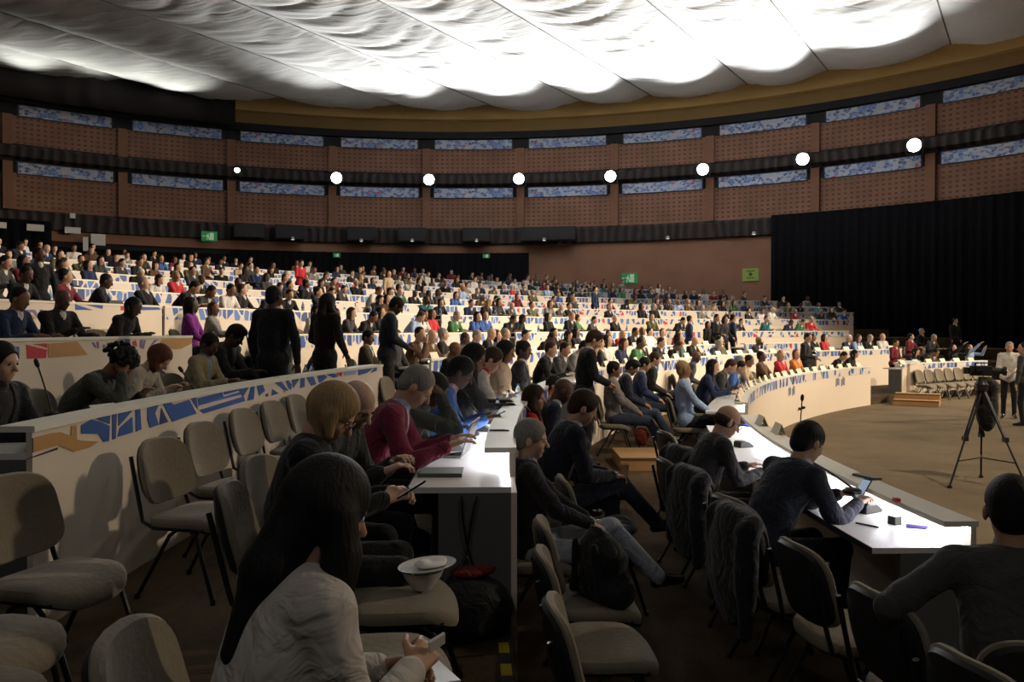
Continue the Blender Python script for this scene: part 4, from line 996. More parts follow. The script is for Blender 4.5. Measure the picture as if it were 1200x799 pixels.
o, J = hero(650, 9.6, F0, -92, 'small partly hidden person with black hair beyond the shaven head', skin=1, hair='short', hc='black', top=(.3, .25, .2), bot=BK, vshape=False, a1=2, a2=8, pitch=8, yaw=-10, ytop=441)
sit(o, 0, lab='beige chair under the partly hidden person by the curved desk')
for (px, d, lb, sk, hr_, hc, tp, sh, y_, kw) in (
    (720, 12.0, 'person in grey shirt and dark waistcoat sitting with outstretched jeans, right of the standing suit', 2, 'short', 'black', (.16, .15, .14), (.3, .3, .3), 424, dict(legs='out', a1=-8, a2=0, pitch=8)),
    (741, 12.9, 'dark haired person in navy jacket looking down, leaning back with legs stretched out', 2, 'thick', 'black', (.012, .015, .03), (.5, .5, .55), 422, dict(legs='out', a1=-4, a2=12, pitch=34)),
    (756, 13.9, 'person in blue suit with lanyard holding papers on the lap', 1, 'short', 'black', (.02, .03, .08), (.5, .5, .5), 419, dict(legs='out', a1=-2, a2=10, pitch=20)),
    (768, 14.9, 'person with brown hair in black jumper with a folder, seated end of the wall chairs', 0, 'short', 'brown', BK, None, 412, dict(legs='cross', a1=4, a2=14, pitch=14)),
    (816, 17.6, 'bald person in grey suit and bright blue shirt leaning forward in the aisle', 3, 'bald', 'black', (.05, .05, .055), (.08, .15, .5), 412, dict(legs='sit', a1=10, a2=22, pitch=20))):
    o, J = hero(px, d, F0, -100, lb, vox=.012, skin=sk, hair=hr_, hc=hc, top=tp, bot=(.03, .04, .07), shirt=sh, ytop=y_, vshape=sh is not None, **kw)
    sit(o, 0, lab='beige wall-side chair under a seated person at centre')
# --- front row desk
o, J = hero(853, 6.25, F0, -82, 'bald person with glasses in dark suit working at the bright front desk', vox=.009, skin=0, hair='fringe', hc='brown', top=(.026, .026, .028), bot=BK, shirt=(.35, .35, .36), glasses=True, a1=8, a2=24, pitch=30, yaw=0,
    hl=(-.12, .44, .80), hr=(.16, .44, .80), ytop=477, hs=1.07, w=1.06, fat=.8)
sit(o, 0, lab='beige chair under the bald person with glasses')
o, J = hero(948, 5.0, F0, -70, 'black haired person in dark suit leaning on the bright front desk with a phone', vox=.008, skin=0, hair='short', hc='black', top=(.022, .026, .04), bot=BK, shirt=(.3, .35, .45), a1=16, a2=34, pitch=26, yaw=4,
    hl=(.02, .52, .82), hr=(.20, .50, .80), curl=(46, 46), ytop=497, hs=1.05, w=1.08)
sit(o, 0, lab='beige chair under the black haired person at the front desk')
h = (J['WR'] + J['WL']) / 2; phone(h + Vector((.10, .03, .05)), (.9, 0, -1.2), 'dark smartphone in the hands of the black haired person at the front desk')
o, J = hero(1187, 2.95, F0, -14, 'black haired person in grey suit seen from behind, lower right corner', vox=.008, skin=1, hair='short', hc='black', top=(.060, .058, .055), bot=CH, shirt=(.2, .2, .2), a1=6, a2=16, pitch=14, yaw=-14, hl=(-.36, .22, .70), hr=(.2, .38, .76), ytop=563, w=1.16, hs=1.06, fat=.8, hint_out=1.6)
sit(o, 0, lab='chair under the grey suited person in the lower right corner')
# ================================================================ people in the tiered rows, placed seat by seat
HALF = {'d': .80, 'w': 1.93}
def seat(k, px, where, kind, top, lab, hair='black', skin=0, turn=0, sc=1., group=None, bot='black', ch=True):
    r = RK[k] + HALF[where]; ph = phi_at(px, r); p = pol(r, ph, FZ[k])
    if any(kk == k and abs(pp - ph) * r * PI / 180 < .42 and abs(oo - HALF[where]) < .5 for kk, pp, oo in SEATS): return None
    SEATS.append((k, ph, HALF[where]))
    o = person(kind, p, facing(ph) + R_(turn), top, hair, skin, bot, lab, group, sc)
    if ch and 'stand' not in kind and 'photo' not in kind and k <= 3:
        chair(p, facing(ph) + R_(turn), 'beige chair occupied by a seated person in the tiered rows', 'beige chairs occupied in the tiered rows')
    return o
# fourth to sixth row on the left
seat(3, 62, 'd', 'bald', 'black', 'bald person in black suit seen from behind, at the ochre patterned desk', 'black', 3, -12)
seat(3, 134, 'd', 'w_read', 'black', 'person with curly black hair in black, between the empty chairs of the fourth row', 'black', 3, 0)
seat(3, 4, 'd', 'type', 'navy', 'person in navy raising a hand, cut by the left edge in the fourth row', 'black', 2)
seat(3, 226, 'd', 'w_back', 'purple', 'person in bright purple jacket leaning back at the end of the fourth row', 'black', 3, 20)
seat(3, 247, 'w', 'w_turn', 'grey', 'person in grey jacket turning round near the purple jacket', 'brown', 2, 30)
seat(4, 18, 'd', 'type', 'black', 'person in black jacket over red shirt at the left edge, fifth row', 'black', 3)
seat(4, 46, 'd', 'stand2', 'black', 'person in long black robe with a pale medal standing at the left', 'black', 3, -20, .93)
seat(4, 74, 'd', 'turn', 'maroon', 'person in maroon checked shirt resting the chin, fifth row left', 'black', 1)
seat(4, 110, 'd', 'type', 'black', 'person in black suit and white shirt facing us, fifth row left', 'black', 3, 30)
seat(4, 173, 'd', 'back', 'black', 'grey haired person in black, fifth row behind the red and blue pattern', 'grey', 0, 10)
seat(4, 185, 'd', 'turn', 'black', 'dark haired person in black beside the grey haired one, fifth row', 'black', 3)
seat(4, 207, 'd', 'read', 'black', 'broad person in black bending forward, fifth row', 'black', 1, 20, 1.05)
seat(4, 232, 'd', 'read', 'charcoal', 'person in charcoal bent over the desk, fifth row beside the aisle', 'black', 2)
seat(4, 262, 'd', 'type', 'white', 'person in white shirt, fifth row in front of the two standing figures', 'black', 2)
seat(4, 282, 'd', 'turn', 'black', 'pink faced person in black suit, fifth row centre left', 'brown', 0)
seat(4, 307, 'd', 'read', 'black', 'person in black with lanyard, fifth row centre left', 'brown', 4)
seat(3, 362, 'd', 'w_type', 'white', 'person in white patterned shirt typing, between the standing black coats', 'black', 0)
seat(3, 376, 'w', 'type', 'black', 'person in black facing right, next to the white patterned shirt', 'black', 0)
seat(3, 422, 'd', 'read', 'black', 'person in black bending beside orange hair, fourth row centre', 'black', 2)
seat(3, 431, 'd', 'w_turn', 'orange', 'person with orange top at the fourth row desk, centre', 'red', 1)
seat(3, 447, 'd', 'w_back', 'black', 'person with long black hair, first of two by the standing navy suit', 'black', 1)
seat(3, 459, 'd', 'w_turn', 'black', 'person with bobbed black hair, second of two by the standing navy suit', 'black', 1)
seat(3, 490, 'd', 'w_type', 'white', 'person in white over blue top, fourth row right of the standing navy suit', 'black', 2)
seat(3, 507, 'd', 'w_back', 'red', 'person with red scarf, fourth row right of the standing navy suit', 'brown', 2)
seat(3, 528, 'd', 'type', 'green', 'grey haired person in green jacket with reaching arm, fourth row centre', 'grey', 0)
seat(3, 553, 'd', 'w_type', 'blue', 'person in blue sweater, fourth row centre', 'black', 0)
seat(3, 567, 'd', 'w_turn', 'blue', 'person with long hair in blue, beside the blue sweater', 'black', 1)
seat(3, 590, 'd', 'read', 'black', 'person in black, fourth row behind the black and red group', 'black', 2)
seat(3, 603, 'd', 'w_read', 'black', 'person in black with red collar, fourth row', 'black', 3)
seat(3, 643, 'd', 'w_back', 'black', 'person with long dark hair, fourth row right of centre', 'black', 1)
seat(3, 664, 'd', 'type', 'black', 'fair haired person in black suit and white shirt, fourth row right of centre', 'blond', 0, sc=1.05)
seat(2, 517, 'd', 'turn', 'black', 'grey haired person in black suit, third row centre', 'grey', 0)
seat(2, 549, 'd', 'type', 'blue', 'grey haired person in blue shirt, third row centre', 'grey', 0)
seat(1, 522, 'w', 'bald', 'black', 'bald person in black suit and white shirt against the wall side, centre', 'black', 2)
seat(2, 596, 'd', 'back', 'black', 'grey haired person in dark coat, third row beside the black haired one', 'grey', 0)
seat(2, 607, 'd', 'type', 'charcoal', 'person in charcoal leaning forward, third row', 'black', 1)
seat(2, 632, 'd', 'read', 'black', 'dark haired person in black leaning to the desk, third row', 'black', 3)
seat(1, 632, 'd', 'type', 'black', 'person in black suit turned right beside the pale grey jacket', 'brown', 0)
seat(1, 663, 'd', 'read', 'grey', 'black haired person in pale grey jacket writing, left of the standing black suit', 'black', 0, sc=1.05)
seat(1, 675, 'd', 'read', 'navy', 'person in navy suit hidden half by the standing black suit', 'brown', 0)
seat(1, 722, 'd', 'w_type', 'navy', 'person with long brown hair in navy jacket right of the standing black suit', 'brown', 0)
seat(2, 676, 'd', 'w_back', 'black', 'person with black hair in black coat, third row above the pale grey jacket', 'black', 2)
for px, kd, tp, hc, sk, lb in ((741, 'type', 'green', 'black', 3, 'person in green shirt near the cream name cards'), (750, 'w_turn', 'black', 'black', 2, 'person in black with dark hair near the green shirt'),
        (766, 'type', 'black', 'brown', 0, 'pink faced person in black with a glass, second row'), (762, 'w_turn', 'black', 'black', 1, 'person with long black hair in the second row'),
        (775, 'w_turn', 'beige', 'brown', 0, 'person with brown hair in beige, second row'), (790, 'w_type', 'red', 'brown', 0, 'person with auburn hair in red jacket, second row')):
    seat(1 if px < 770 else 2, px, 'd', kd, tp, lb, hc, sk)
for px, k, kd, tp, lb, sc_ in ((808, 2, 'stand2', 'navy', 'person in navy suit standing in the right rows, left one of a pair', 1.), (815, 2, 'stand', 'black', 'person in black standing, right one of a pair', .97),
        (829, 2, 'w_stand', 'black', 'person in black bending, leftmost of the standing group', .9), (838, 2, 'stand', 'black', 'person in dark suit standing, second of the standing group', 1.04),
        (849, 2, 'w_stand', 'charcoal', 'person with badge standing in the middle of the standing group', 1.), (859, 2, 'stand2', 'navy', 'person in navy standing at the right of the standing group', 1.04),
        (944, 0, 'stand', 'black', 'person in black suit with yellow tie standing behind the emblem desk', 1.0)):
    seat(k, px, 'd', kd, tp, lb, 'black', 1, 40 if 'stand2' == kd else 0, sc_)
seat(5, 697, 'd', 'stand2', 'navy', 'person in dark navy standing alone in the upper rows right of centre', 'black', 0, 20)
seat(6, 455, 'd', 'w_stand', 'beige', 'person in tan jacket standing in the upper rows at centre', 'brown', 0, 0)
seat(7, 352, 'd', 'stand', 'red', 'person in red standing high in the upper rows', 'black', 0, 0)
# front row desk, far part
for px, kd, tp, hc, sk, sc_, lb in ((833, 'read', 'charcoal', 'brown', 0, 1.06, 'person in charcoal suit bent over the lit end of the long front desk'), (848, 'read', 'blue', 'black', 0, 1., 'person in violet blue shirt beside the charcoal suit at the front desk'),
        (857, 'w_type', 'charcoal', 'grey', 0, 1., 'grey haired person at the front desk, third from its near end'), (867, 'type', 'beige', 'black', 2, 1., 'dark haired person in beige at the front desk, fourth from its near end'),
        (896, 'back', 'brown', 'black', 3, 1., 'person in dark brown reclining behind the name cards'), (913, 'w_turn', 'red', 'blond', 0, 1., 'fair haired person in pink red top behind the name cards'),
        (931, 'w_turn', 'orange', 'red', 0, 1., 'auburn haired person behind the name cards'), (975, 'read', 'black', 'black', 1, 1., 'person in black bent forward behind the emblem desk, right of the standing one'),
        (990, 'w_read', 'black', 'black', 1, 1., 'person in black bent forward at the right end of the emblem desk')):
    seat(0, px, 'd', kd, tp, lb, hc, sk, sc=sc_)
# far right desks
for k, px, kd, tp, hc, sk, lb in ((0, 1063, 'w_read', 'black', 'black', 0, 'dark haired person bowed behind the pale podium, far right'), (0, 1085, 'read', 'brown', 'black', 2, 'person in brown jacket at the far right desk'),
        (0, 1118, 'photo', 'black', 'black', 0, 'person in black with both hands at the face, far right desk'), (0, 1137, 'photo', 'pale blue', 'brown', 0, 'person in pale blue shirt holding both arms up to take a picture, far right'),
        (1, 989, 'type', 'navy', 'white', 0, 'white haired person in navy suit and white shirt, second row right'), (1, 1001, 'w_type', 'pale blue', 'brown', 0, 'person in pale blue shirt, second row right'),
        (1, 1014, 'type', 'black', 'grey', 0, 'grey haired person in black beside the pale blue shirt, second row right'), (1, 1033, 'w_turn', 'white', 'blond', 0, 'fair haired person in white, second row right'),
        (1, 1066, 'turn', 'maroon', 'black', 0, 'person in maroon shirt, second row far right'), (1, 1089, 'type', 'charcoal', 'grey', 0, 'grey haired person in dark suit, second row far right'),
        (1, 955, 'back', 'black', 'black', 2, 'person in black leaning back, second row right'), (1, 967, 'w_back', 'red', 'brown', 0, 'person in red and black, second row right'), (2, 1079, 'turn', 'black', 'grey', 0, 'person in black in the last lit place before the curtain'),
        (2, 1119, 'stand2', 'black', 'black', 0, 'person in dark clothes standing against the black curtain, far right')):
    seat(k, px, 'd', kd, tp, lb, hc, sk, 0, 1.0)
# the remaining seats
kinds = ['type', 'read', 'back', 'chin', 'turn', 'w_type', 'w_back', 'w_read', 'w_turn', 'bald', 'type', 'read', 'w_type']
tops = ['black'] * 12 + ['charcoal'] * 7 + ['navy'] * 6 + ['brown', 'brown', 'white', 'white', 'pale blue', 'red', 'beige', 'green', 'grey', 'grey', 'blue', 'maroon', 'olive', 'olive', 'teal']
hairs = ['black'] * 9 + ['brown'] * 4 + ['grey', 'blond', 'white']
HDESC = {'type': 'working at the desk', 'read': 'reading with head down', 'back': 'leaning back', 'chin': 'with chin on hand', 'turn': 'looking aside', 'w_type': 'with long hair, working', 'w_back': 'with long hair, leaning back', 'w_read': 'with bobbed hair, reading', 'w_turn': 'with bobbed hair, looking aside', 'bald': 'with bald head'}
rg = random.Random(21); STUFF = []
def fill(k, p0, p1, occ, step=.64, where='d', limit=None):
    r = RK[k] + HALF[where]; ph = p0
    while ph < p1:
        p = pol(r, ph)
        px = 600 + F_PX * p.x / max(.1, p.y)
        if -8 < px < 1100 and rg.random() < occ:
            kd = rg.choice(kinds); tp = rg.choice(tops); hc = rg.choice(hairs); side = 'left' if px < 400 else ('middle' if px < 700 else 'right')
            hn = '' if kd == 'bald' else hc + ' haired '
            lb = '%sperson in %s %s, %s, %s block' % (hn, tp, HDESC[kd], rown[k], side)
            seat(k, px, where, kd, tp, lb[0] + lb[1:], hc, rg.choice([0, 0, 0, 1, 1, 2, 3, 4]), rg.uniform(-14, 14), rg.uniform(.95, 1.05), lb)
        ph += math.degrees(step * rg.uniform(.95, 1.12) / r)
n0 = len(PEOPLE)
rg = random.Random(4)
fill(1, 17, 46, .8, .6); fill(2, 17, 46, .8, .6); fill(3, 17, 30, .75, .6); fill(3, 33.5, phi_at(985, RK[3] + .8), .66)
fill(4, 17, 31, .74); fill(4, 33, phi_at(985, RK[4] + .8), .55); fill(1, 51, 60, .25); fill(0, 16, 46, .35)
for k, oc in ((5, .62), (6, .56), (7, .42), (8, .24)):
    hi = min(ring_lim(RK[k] + 2.4) - .5, phi_at(985, RK[k] + .8)); fill(k, [0, 0, 0, 0, 0, 5, 7, 9, 10, 11, 12][k], hi, oc, .62)
# past three hundred people, the farthest heads and shoulders of the top rows are one object
rows_v = []; CM = {}
small = [crowd_mesh('q', h, vox=.034, v=h == 'short', a1=6, a2=16, pitch=14, hl=(-.12, .36, .78), hr=(.12, .34, .78)) for h in ('short', 'long')]
DM = [m_skin(2), m_skin(0), m_hair('black'), m_hair('brown'), m_cl(COLS['black']), m_cl(COLS['charcoal']), m_cl(COLS['navy']), m_cl(COLS['brown']), m_cl(COLS['white']), m_cl(COLS['grey']), m_cl(COLS['maroon']), M_shoe]
geo = []
for me in small:
    co = np.empty(len(me.vertices) * 3, np.float32); me.vertices.foreach_get('co', co)
    li = np.empty(len(me.loops), np.int32); me.loops.foreach_get('vertex_index', li); mi = np.empty(len(me.polygons), np.int32); me.polygons.foreach_get('material_index', mi)
    geo.append((co.reshape(-1, 3), li.reshape(-1, 4), mi))
VV = []; QQ = []; MI = []; off = 0
for k in (7, 8, 9, 10):
    r = RK[k] + .8; ph = 12.
    hi = min(ring_lim(RK[k] + 2.4) - .5, phi_at(985, RK[k] + .8))
    while ph < hi:
        if rg.random() < .72 and not any(kk == k and abs(pp - ph) * r * PI / 180 < .5 for kk, pp, oo in SEATS) and phi_at(-30, r) < ph:
            co, q, mi = geo[rg.random() < .4]; a = facing(ph) + rg.uniform(-.5, .5); p = pol(r, ph, FZ[k]); c_, s_ = math.cos(a), math.sin(a); sc_ = rg.uniform(.93, 1.05)
            v = co * sc_; VV.append(np.stack([v[:, 0] * c_ - v[:, 1] * s_ + p.x, v[:, 0] * s_ + v[:, 1] * c_ + p.y, v[:, 2] + p.z], 1)); QQ.append(q + off); off += len(co)
            tp = rg.choice([4, 4, 4, 5, 5, 6, 6, 7, 8, 9, 10]); mp = np.array([rg.choice([0, 1, 1]), rg.choice([2, 2, 3]), tp, 4, 8, 11]); MI.append(mp[np.clip(mi, 0, 5)])
        ph += math.degrees(.6 * rg.uniform(.95, 1.1) / r)
VV = np.concatenate(VV); QQ = np.concatenate(QQ); MI = np.concatenate(MI)
me = bpy.data.meshes.new('distant_audience'); me.vertices.add(len(VV)); me.vertices.foreach_set('co', VV.astype(np.float32).ravel()); me.loops.add(QQ.size); me.loops.foreach_set('vertex_index', QQ.astype(np.int32).ravel())
me.polygons.add(len(QQ)); me.polygons.foreach_set('loop_start', np.arange(len(QQ), dtype=np.int32) * 4); me.polygons.foreach_set('loop_total', np.full(len(QQ), 4, np.int32))
for m in DM: me.materials.append(m)
me.polygons.foreach_set('material_index', MI.astype(np.int32)); me.polygons.foreach_set('use_smooth', np.ones(len(QQ), bool)); me.update(calc_edges=True)
o = bpy.data.objects.new('distant_audience', me); COL.objects.link(o); tag(o, 'remaining tiny seated people filling the topmost rows of the hall', 'audience', kind='stuff')

for px in (108, 118, 146, 160):     # empty chairs of the fourth row
    chair_on(3, px, 1.75, 'empty beige chair in the fourth row between the two people in black', 0, True, group='empty chairs of the fourth row')
# ---------------------------------------------------------------- foreground chairs
CG = 'empty beige chairs'
def ch_xy(px, d, k, turn, lab, g=None, pale=False, h=.84):
    X = (px - 600) / F_PX * d; return chair((X, d, FZ[k]), R_(turn), lab, g or CG, pale)
row = [(3.5, -2.0, -96, 'empty beige chair at the white desk wall, second from the lower left'), (2.75, -1.86, -100, 'empty beige chair cut by the left edge, nearest of the wall row'), (4.72, -1.86, -92, 'empty beige chair at the white desk wall, third from the lower left'),
       (5.55, -1.93, -92, 'empty beige chair at the white desk wall, fourth from the lower left'), (6.5, -1.96, -90, 'empty beige chair at the white wall, first of the far trio'), (7.2, -1.93, -90, 'empty beige chair at the white wall, second of the far trio'),
       (7.9, -1.90, -90, 'empty beige chair at the white wall, third of the far trio'), (8.7, -1.83, -90, 'empty beige chair at the white wall behind the blond bob'), (9.6, -1.75, -92, 'empty beige chair near the far end of the white wall'), (10.9, -1.5, -92, 'empty beige chair right at the end of the white wall')]
for d, x, t, lab in row: chair((x + .04, d, F1), R_(t - 7 - RNG.uniform(0, 5)), lab, 'empty chairs along the tall white desk')
for (x, d, t, k, lab) in ((-1.62, 2.3, -104, 1, 'beige chair cropped by the lower left corner'), (-.56, 1.76, -84, 1, 'beige chair of the cream shirted person, its rounded back at the bottom edge'),
        (-.44, 3.25, -84, 1, 'beige chair with the food plate and bowl on its seat'), (-.41, 2.58, -82, 1, 'beige chair in front of the cream shirted person'),
        ):
    chair((x, d, FZ[k]), R_(t), lab, None or CG)
for d, x, lab in ((2.95, .44, 'beige chair at the bottom edge, nearest of the row beside the grey desk end'), (3.62, .42, 'beige chair second of the row beside the grey desk end'), (4.22, .44, 'beige chair with the black backpack on its seat')):
    chair((x, d, F0), R_(-88), lab, 'empty chairs beside the second row desk')
chair((.62, 5.45, F0), R_(-86), 'beige chair with a dark folded coat between two seated people', CG)
for d, x, t, lab in ((2.5, 1.66, -76, 'chair at the bottom right edge, pale edge of its back showing'), (3.12, 1.66, -78, 'chair at the front desk, second from the bottom edge'), (3.8, 1.60, -80, 'chair at the front desk, third from the bottom edge'), (4.35, 1.50, -84, 'dark chair behind the leaning person at the front desk'),
                     (5.6, 1.52, -80, 'chair draped with a black coat, nearer one'), (6.6, 1.66, -76, 'chair draped with a black coat, farther one'), (7.9, 1.75, -78, 'empty chair at the front desk beyond the bald person with glasses')):
    chair((x, d, F0), R_(t), lab, 'chairs at the front row desk')
for i, px in enumerate((1087, 1098, 1110, 1121, 1132, 1142, 1153, 1165)):
    r = RK[0] - .45; ph = phi_at(px, r); chair(pol(r, ph, 0), facing(ph), 'empty chair in front of the far right desk, %s from the podium' % ['nearest', 'second', 'third', 'fourth', 'fifth', 'sixth', 'seventh', 'eighth'][i], 'row of empty chairs on the arena floor', False)
for px, k in ((30, 2), (48, 2), (206, 2)):
    chair_on(k, px, 1.8, 'beige chair against the fourth row desk, behind people at the white desk', 0, group='wall chairs in the third row')
# ================================================================ things on desks and floor
def at(px, py, z):
    d = (EYE - z) * F_PX / (py - HZ); return Vector(((px - 600) / F_PX * d, d, z))
WT = {k: LZ[k] - .135 for k in range(11)}
def bottle_mesh():
    b = MB(); b.lathe([(0, 0), (.030, 0), (.032, .01), (.032, .12), (.030, .14), (.014, .175), (.0125, .185)], n=14)
    return b
def make_bottle():
    o = bottle_mesh().build('water_bottle', M_glassm, smooth=True)
    MB().lathe([(.0325, .05), (.0330, .052), (.0330, .105), (.0325, .107)], n=14).build('label', M_blueg, o, smooth=True)
    MB().lathe([(.0135, .180), (.0135, .200), (0, .201)], n=12).build('cap', M_blueg, o, smooth=True); return o
B0 = [None]
def bottle(p, lab, grp=None):
    if B0[0] is None: o = B0[0] = make_bottle()
    else: o = copy_tree(B0[0])
    o.location = p; return tag(o, lab, 'bottle', grp)
M_mic = mat('microphone_black', (.012, .012, .012), .4)
def mic(base, tip, lab, grp=None):
    base = Vector(base); tip = Vector(tip); root = empty('gooseneck_microphone', base); tag(root, lab, 'microphone', grp)
    t = tip - base; mid = t * .5 + Vector((0, 0, .10 * t.length))
    MB().lathe([(0, 0), (.055, 0), (.055, .018), (.04, .028), (.02, .032), (0, .032)], n=18).build('base', M_mic, root, smooth=True)
    pts = [Vector((0, 0, .03))] + [Vector((0, 0, .03)) * (1 - u) ** 2 + mid * 2 * u * (1 - u) + t * u * u for u in [i / 10 for i in range(1, 11)]]
    MB().tube(pts, .006, 8).build('gooseneck', M_mic, root, smooth=True)
    d = (pts[-1] - pts[-3]).normalized(); MB().tube([t - d * .02, t, t + d * .03, t + d * .045], [.010, .017, .016, .006], 10).build('microphone_head', M_mic, root, smooth=True)
    return root
M_unit = mat('unit_grey', (.10, .105, .105), .4); M_lcd = mat('unit_display', (.16, .18, .165), .3, emit=(.6, .8, .6), es=.04)
def conf_unit(p, rz, lab, s=1.):
    root = empty('conference_unit', p, rz); tag(root, lab, 'conference unit', 'conference units'); root.scale = (s, s, s)
    b = MB(); prof = [(-.075, 0), (.075, 0), (.075, .018), (.02, .055), (-.06, .06), (-.075, .045)]
    vs = [(x, y, z) for x in (-.06, .06) for y, z in prof]; n = len(prof)
    b.add(vs, [tuple(range(n - 1, -1, -1)), tuple(range(n, 2 * n))] + [(i, (i + 1) % n, n + (i + 1) % n, n + i) for i in range(n)]); b.build('housing', M_mic, root, bevel=.006)
    MB().box(-.035, .035, -.045, .0, .0615, .063).build('display', M_lcd, root)
    MB().box(-.045, .045, .028, .065, .040, .043, M=Matrix.Rotation(-.5, 4, 'X') @ Matrix.Translation((0, 0, 0))).build('keypad', M_unit, root) if False else None
    return root
# second desk, near end
z = WT[1]
def laptop(p, rz, lab, ang=105, s=1., grp=None):
    root = empty('laptop', p, rz); tag(root, lab, 'laptop', grp); root.scale = (s, s, s)
    MB().box(-.17, .17, -.12, .12, 0, .016).build('base', M_unit, root, bevel=.003)
    kb = MB()
    for r in range(5):
        for c in range(13): kb.box(-.15 + c * .0232, -.15 + c * .0232 + .019, -.02 + r * .022, -.003 + r * .022, .016, .0185)
    kb.build('keyboard', M_mic, root)
    M = Matrix.Translation((0, .12, .016)) @ Matrix.Rotation(R_(90 - ang + 90), 4, 'X') @ Matrix.Rotation(0, 4, 'X')
    a = R_(ang); M = Matrix.Translation((0, .12, .012)) @ Matrix.Rotation(a, 4, 'X')
    MB().box(-.17, .17, -.22, 0, -.004, .004, M=Matrix.Translation((0, .12, .012)) @ Matrix.Rotation(PI - a + PI, 4, 'X')).build('lid', M_unit, root, bevel=.002)
    MB().box(-.158, .158, -.212, -.012, -.0055, -.0042, M=Matrix.Translation((0, .12, .012)) @ Matrix.Rotation(PI - a + PI, 4, 'X')).build('screen', M_screen, root)
    return root
laptop(at(527, 532, z) + Vector((-.02, 0, 0)), R_(-96), 'open grey laptop seen edge on, at the near end of the second desk', 108)
o = flat_box('desk_telephone_panel', at(517, 556, z), (.20, .24, .022), (0, 0, R_(-90)), (M_unit, M_lcd), 'flat grey control panel with pale display at the corner of the second desk', 'control panel', part='display')
flat_box('paper_sheet', at(548, 488, z), (.30, .42, .004), (0, 0, R_(-80)), (M_paper,), 'white paper lying under the microphones of the second desk', 'paper')
flat_box('notebook', at(513, 527, z + .04), (.21, .30, .008), (.04, .1, R_(-75)), (M_paper,), 'open pale document under the hand of the person in maroon', 'document')
flat_box('black_wallet', at(558, 495, z), (.12, .18, .016), (0, 0, R_(-60)), (M_mic,), 'black folder lying beside the second desk microphones', 'folder')
flat_box('black_clip', at(585, 505, LZ[1]), (.03, .13, .01), (0, 0, R_(90)), (M_mic,), 'thin black bar on the shelf of the second desk', 'holder')
flat_box('paper_sheet', at(570, 458, z), (.30, .42, .004), (0, 0, R_(-95)), (M_paper,), 'white paper by the phone of the pale jacketed person', 'paper')
conf_unit(at(563, 505, z), R_(-90), 'small black conference unit by the shelf of the second desk')
mic(at(553, 510, z), at(553, 510, z) + Vector((-.28, .10, .33)), 'long gooseneck microphone rising toward the head of the person in maroon')
mic(at(566, 494, z), at(566, 494, z) + Vector((-.15, .06, .17)), 'short gooseneck microphone behind the laptop')
for px, py, lab in ((590, 462, 'clear water bottle with blue cap on the second desk'), (572, 470, 'water bottle standing left of the other on the second desk')): bottle(at(px, py, z), lab)
for px, py, lab in ((570, 553, 'thin black cord lying over the end of the second desk, left strand'),):
    pass
r_ = RK[1]
for i, (ph_a, x0, x1, lab) in enumerate(((0, .18, .09, 'black cable hanging down the grey desk end, leaning left'), (0, .09, .26, 'black cable hanging down the grey desk end, leaning right'))):
    e = pol(RK[1], -2.0); pts = []
    for t in range(15):
        u = t / 14; rr = RK[1] + .10 + x0 + (x1 - x0) * u + .012 * math.sin(u * 7 + i)
        p = pol(rr, -2.0 - .06 - .02 * math.sin(u * 3), WT[1] - .04 - (WT[1] - .06 - F1) * u); pts.append(p)
    tag(MB().tube(pts, .006, 6).build('hanging_cable', M_mic, smooth=True), lab, 'cable')
# third row desk
z = WT[2]
mic(at(60, 487, z), at(60, 487, z) + Vector((-.10, .0, .36)), 'tall gooseneck microphone at the near end of the white third row desk')
mic(pol(RK[2] + .33, phi_at(212, RK[2] + .33), z), pol(RK[2] + .33, phi_at(212, RK[2] + .33), z) + Vector((.34, .5, .10)), 'gooseneck microphone bent low toward the khaki jacket')
mic(pol(RK[2] + .3, phi_at(232, RK[2] + .3), z), pol(RK[2] + .3, phi_at(232, RK[2] + .3), z) + Vector((-.18, .1, .26)), 'gooseneck microphone in front of the khaki jacket')
p = pol(RK[2] + .28, phi_at(130, RK[2] + .28), z); flat_box('tablet', p, (.20, .28, .010), (R_(50), 0, facing(3) + PI - .3), (M_paper, M_screen), 'pale tablet propped in front of the curly haired person', 'tablet')
for px, lab in ((358, 'first water bottle before the blond person in navy'), (365, 'second water bottle before the blond person in navy')): bottle(pol(RK[2] + .35, phi_at(px, RK[2] + .35), z), lab)
# front row desk, near part
z = WT[0]; zs = LZ[0]
conf_unit(at(1016, 600, z), R_(-60), 'black wedge shaped conference unit on the bright front desk, nearest one', 1.05)
conf_unit(at(872, 524, z), R_(-70), 'black conference unit beside the bald person with glasses')
root = flat_box('small_box', at(1050, 615, z), (.055, .055, .05), (0, 0, .4), (M_mic,), 'small dark glass box on the bright front desk', 'box')
def pen(p, rz, lab, m=None, L=.14, r=.005):
    d = Vector((math.cos(rz), math.sin(rz), 0)); o = MB().tube([p + d * (-L / 2) + Vector((0, 0, r)), p + d * (L * .42) + Vector((0, 0, r)), p + d * (L / 2) + Vector((0, 0, r))], [r, r, r * .3], 8).build('pen', m or M_mic, smooth=True)
    tag(o, lab, 'pen'); return o
pen(at(1018, 617, z), -.9, 'thin pen lying in front of the nearest conference unit'); pen(at(1076, 620, z), -.35, 'thick dark marker at the end of the bright front desk', mat('marker_violet', (.03, .02, .10), .4), .11, .012)
MB().lathe([(0, 0), (.012, 0), (.012, .01), (0, .014)], c=at(1052, 590, z + .11), n=12).build('x', M_mic) if False else None
o = MB().box(-.015, .015, -.02, .02, 0, .02).build('red_light', mat('red_light_paint', (.5, .02, .03), .4)); o.location = at(1052, 588, zs); tag(o, 'tiny red light on the shelf edge of the front desk', 'clip')  # small red light as a plain block, its glow put into colour
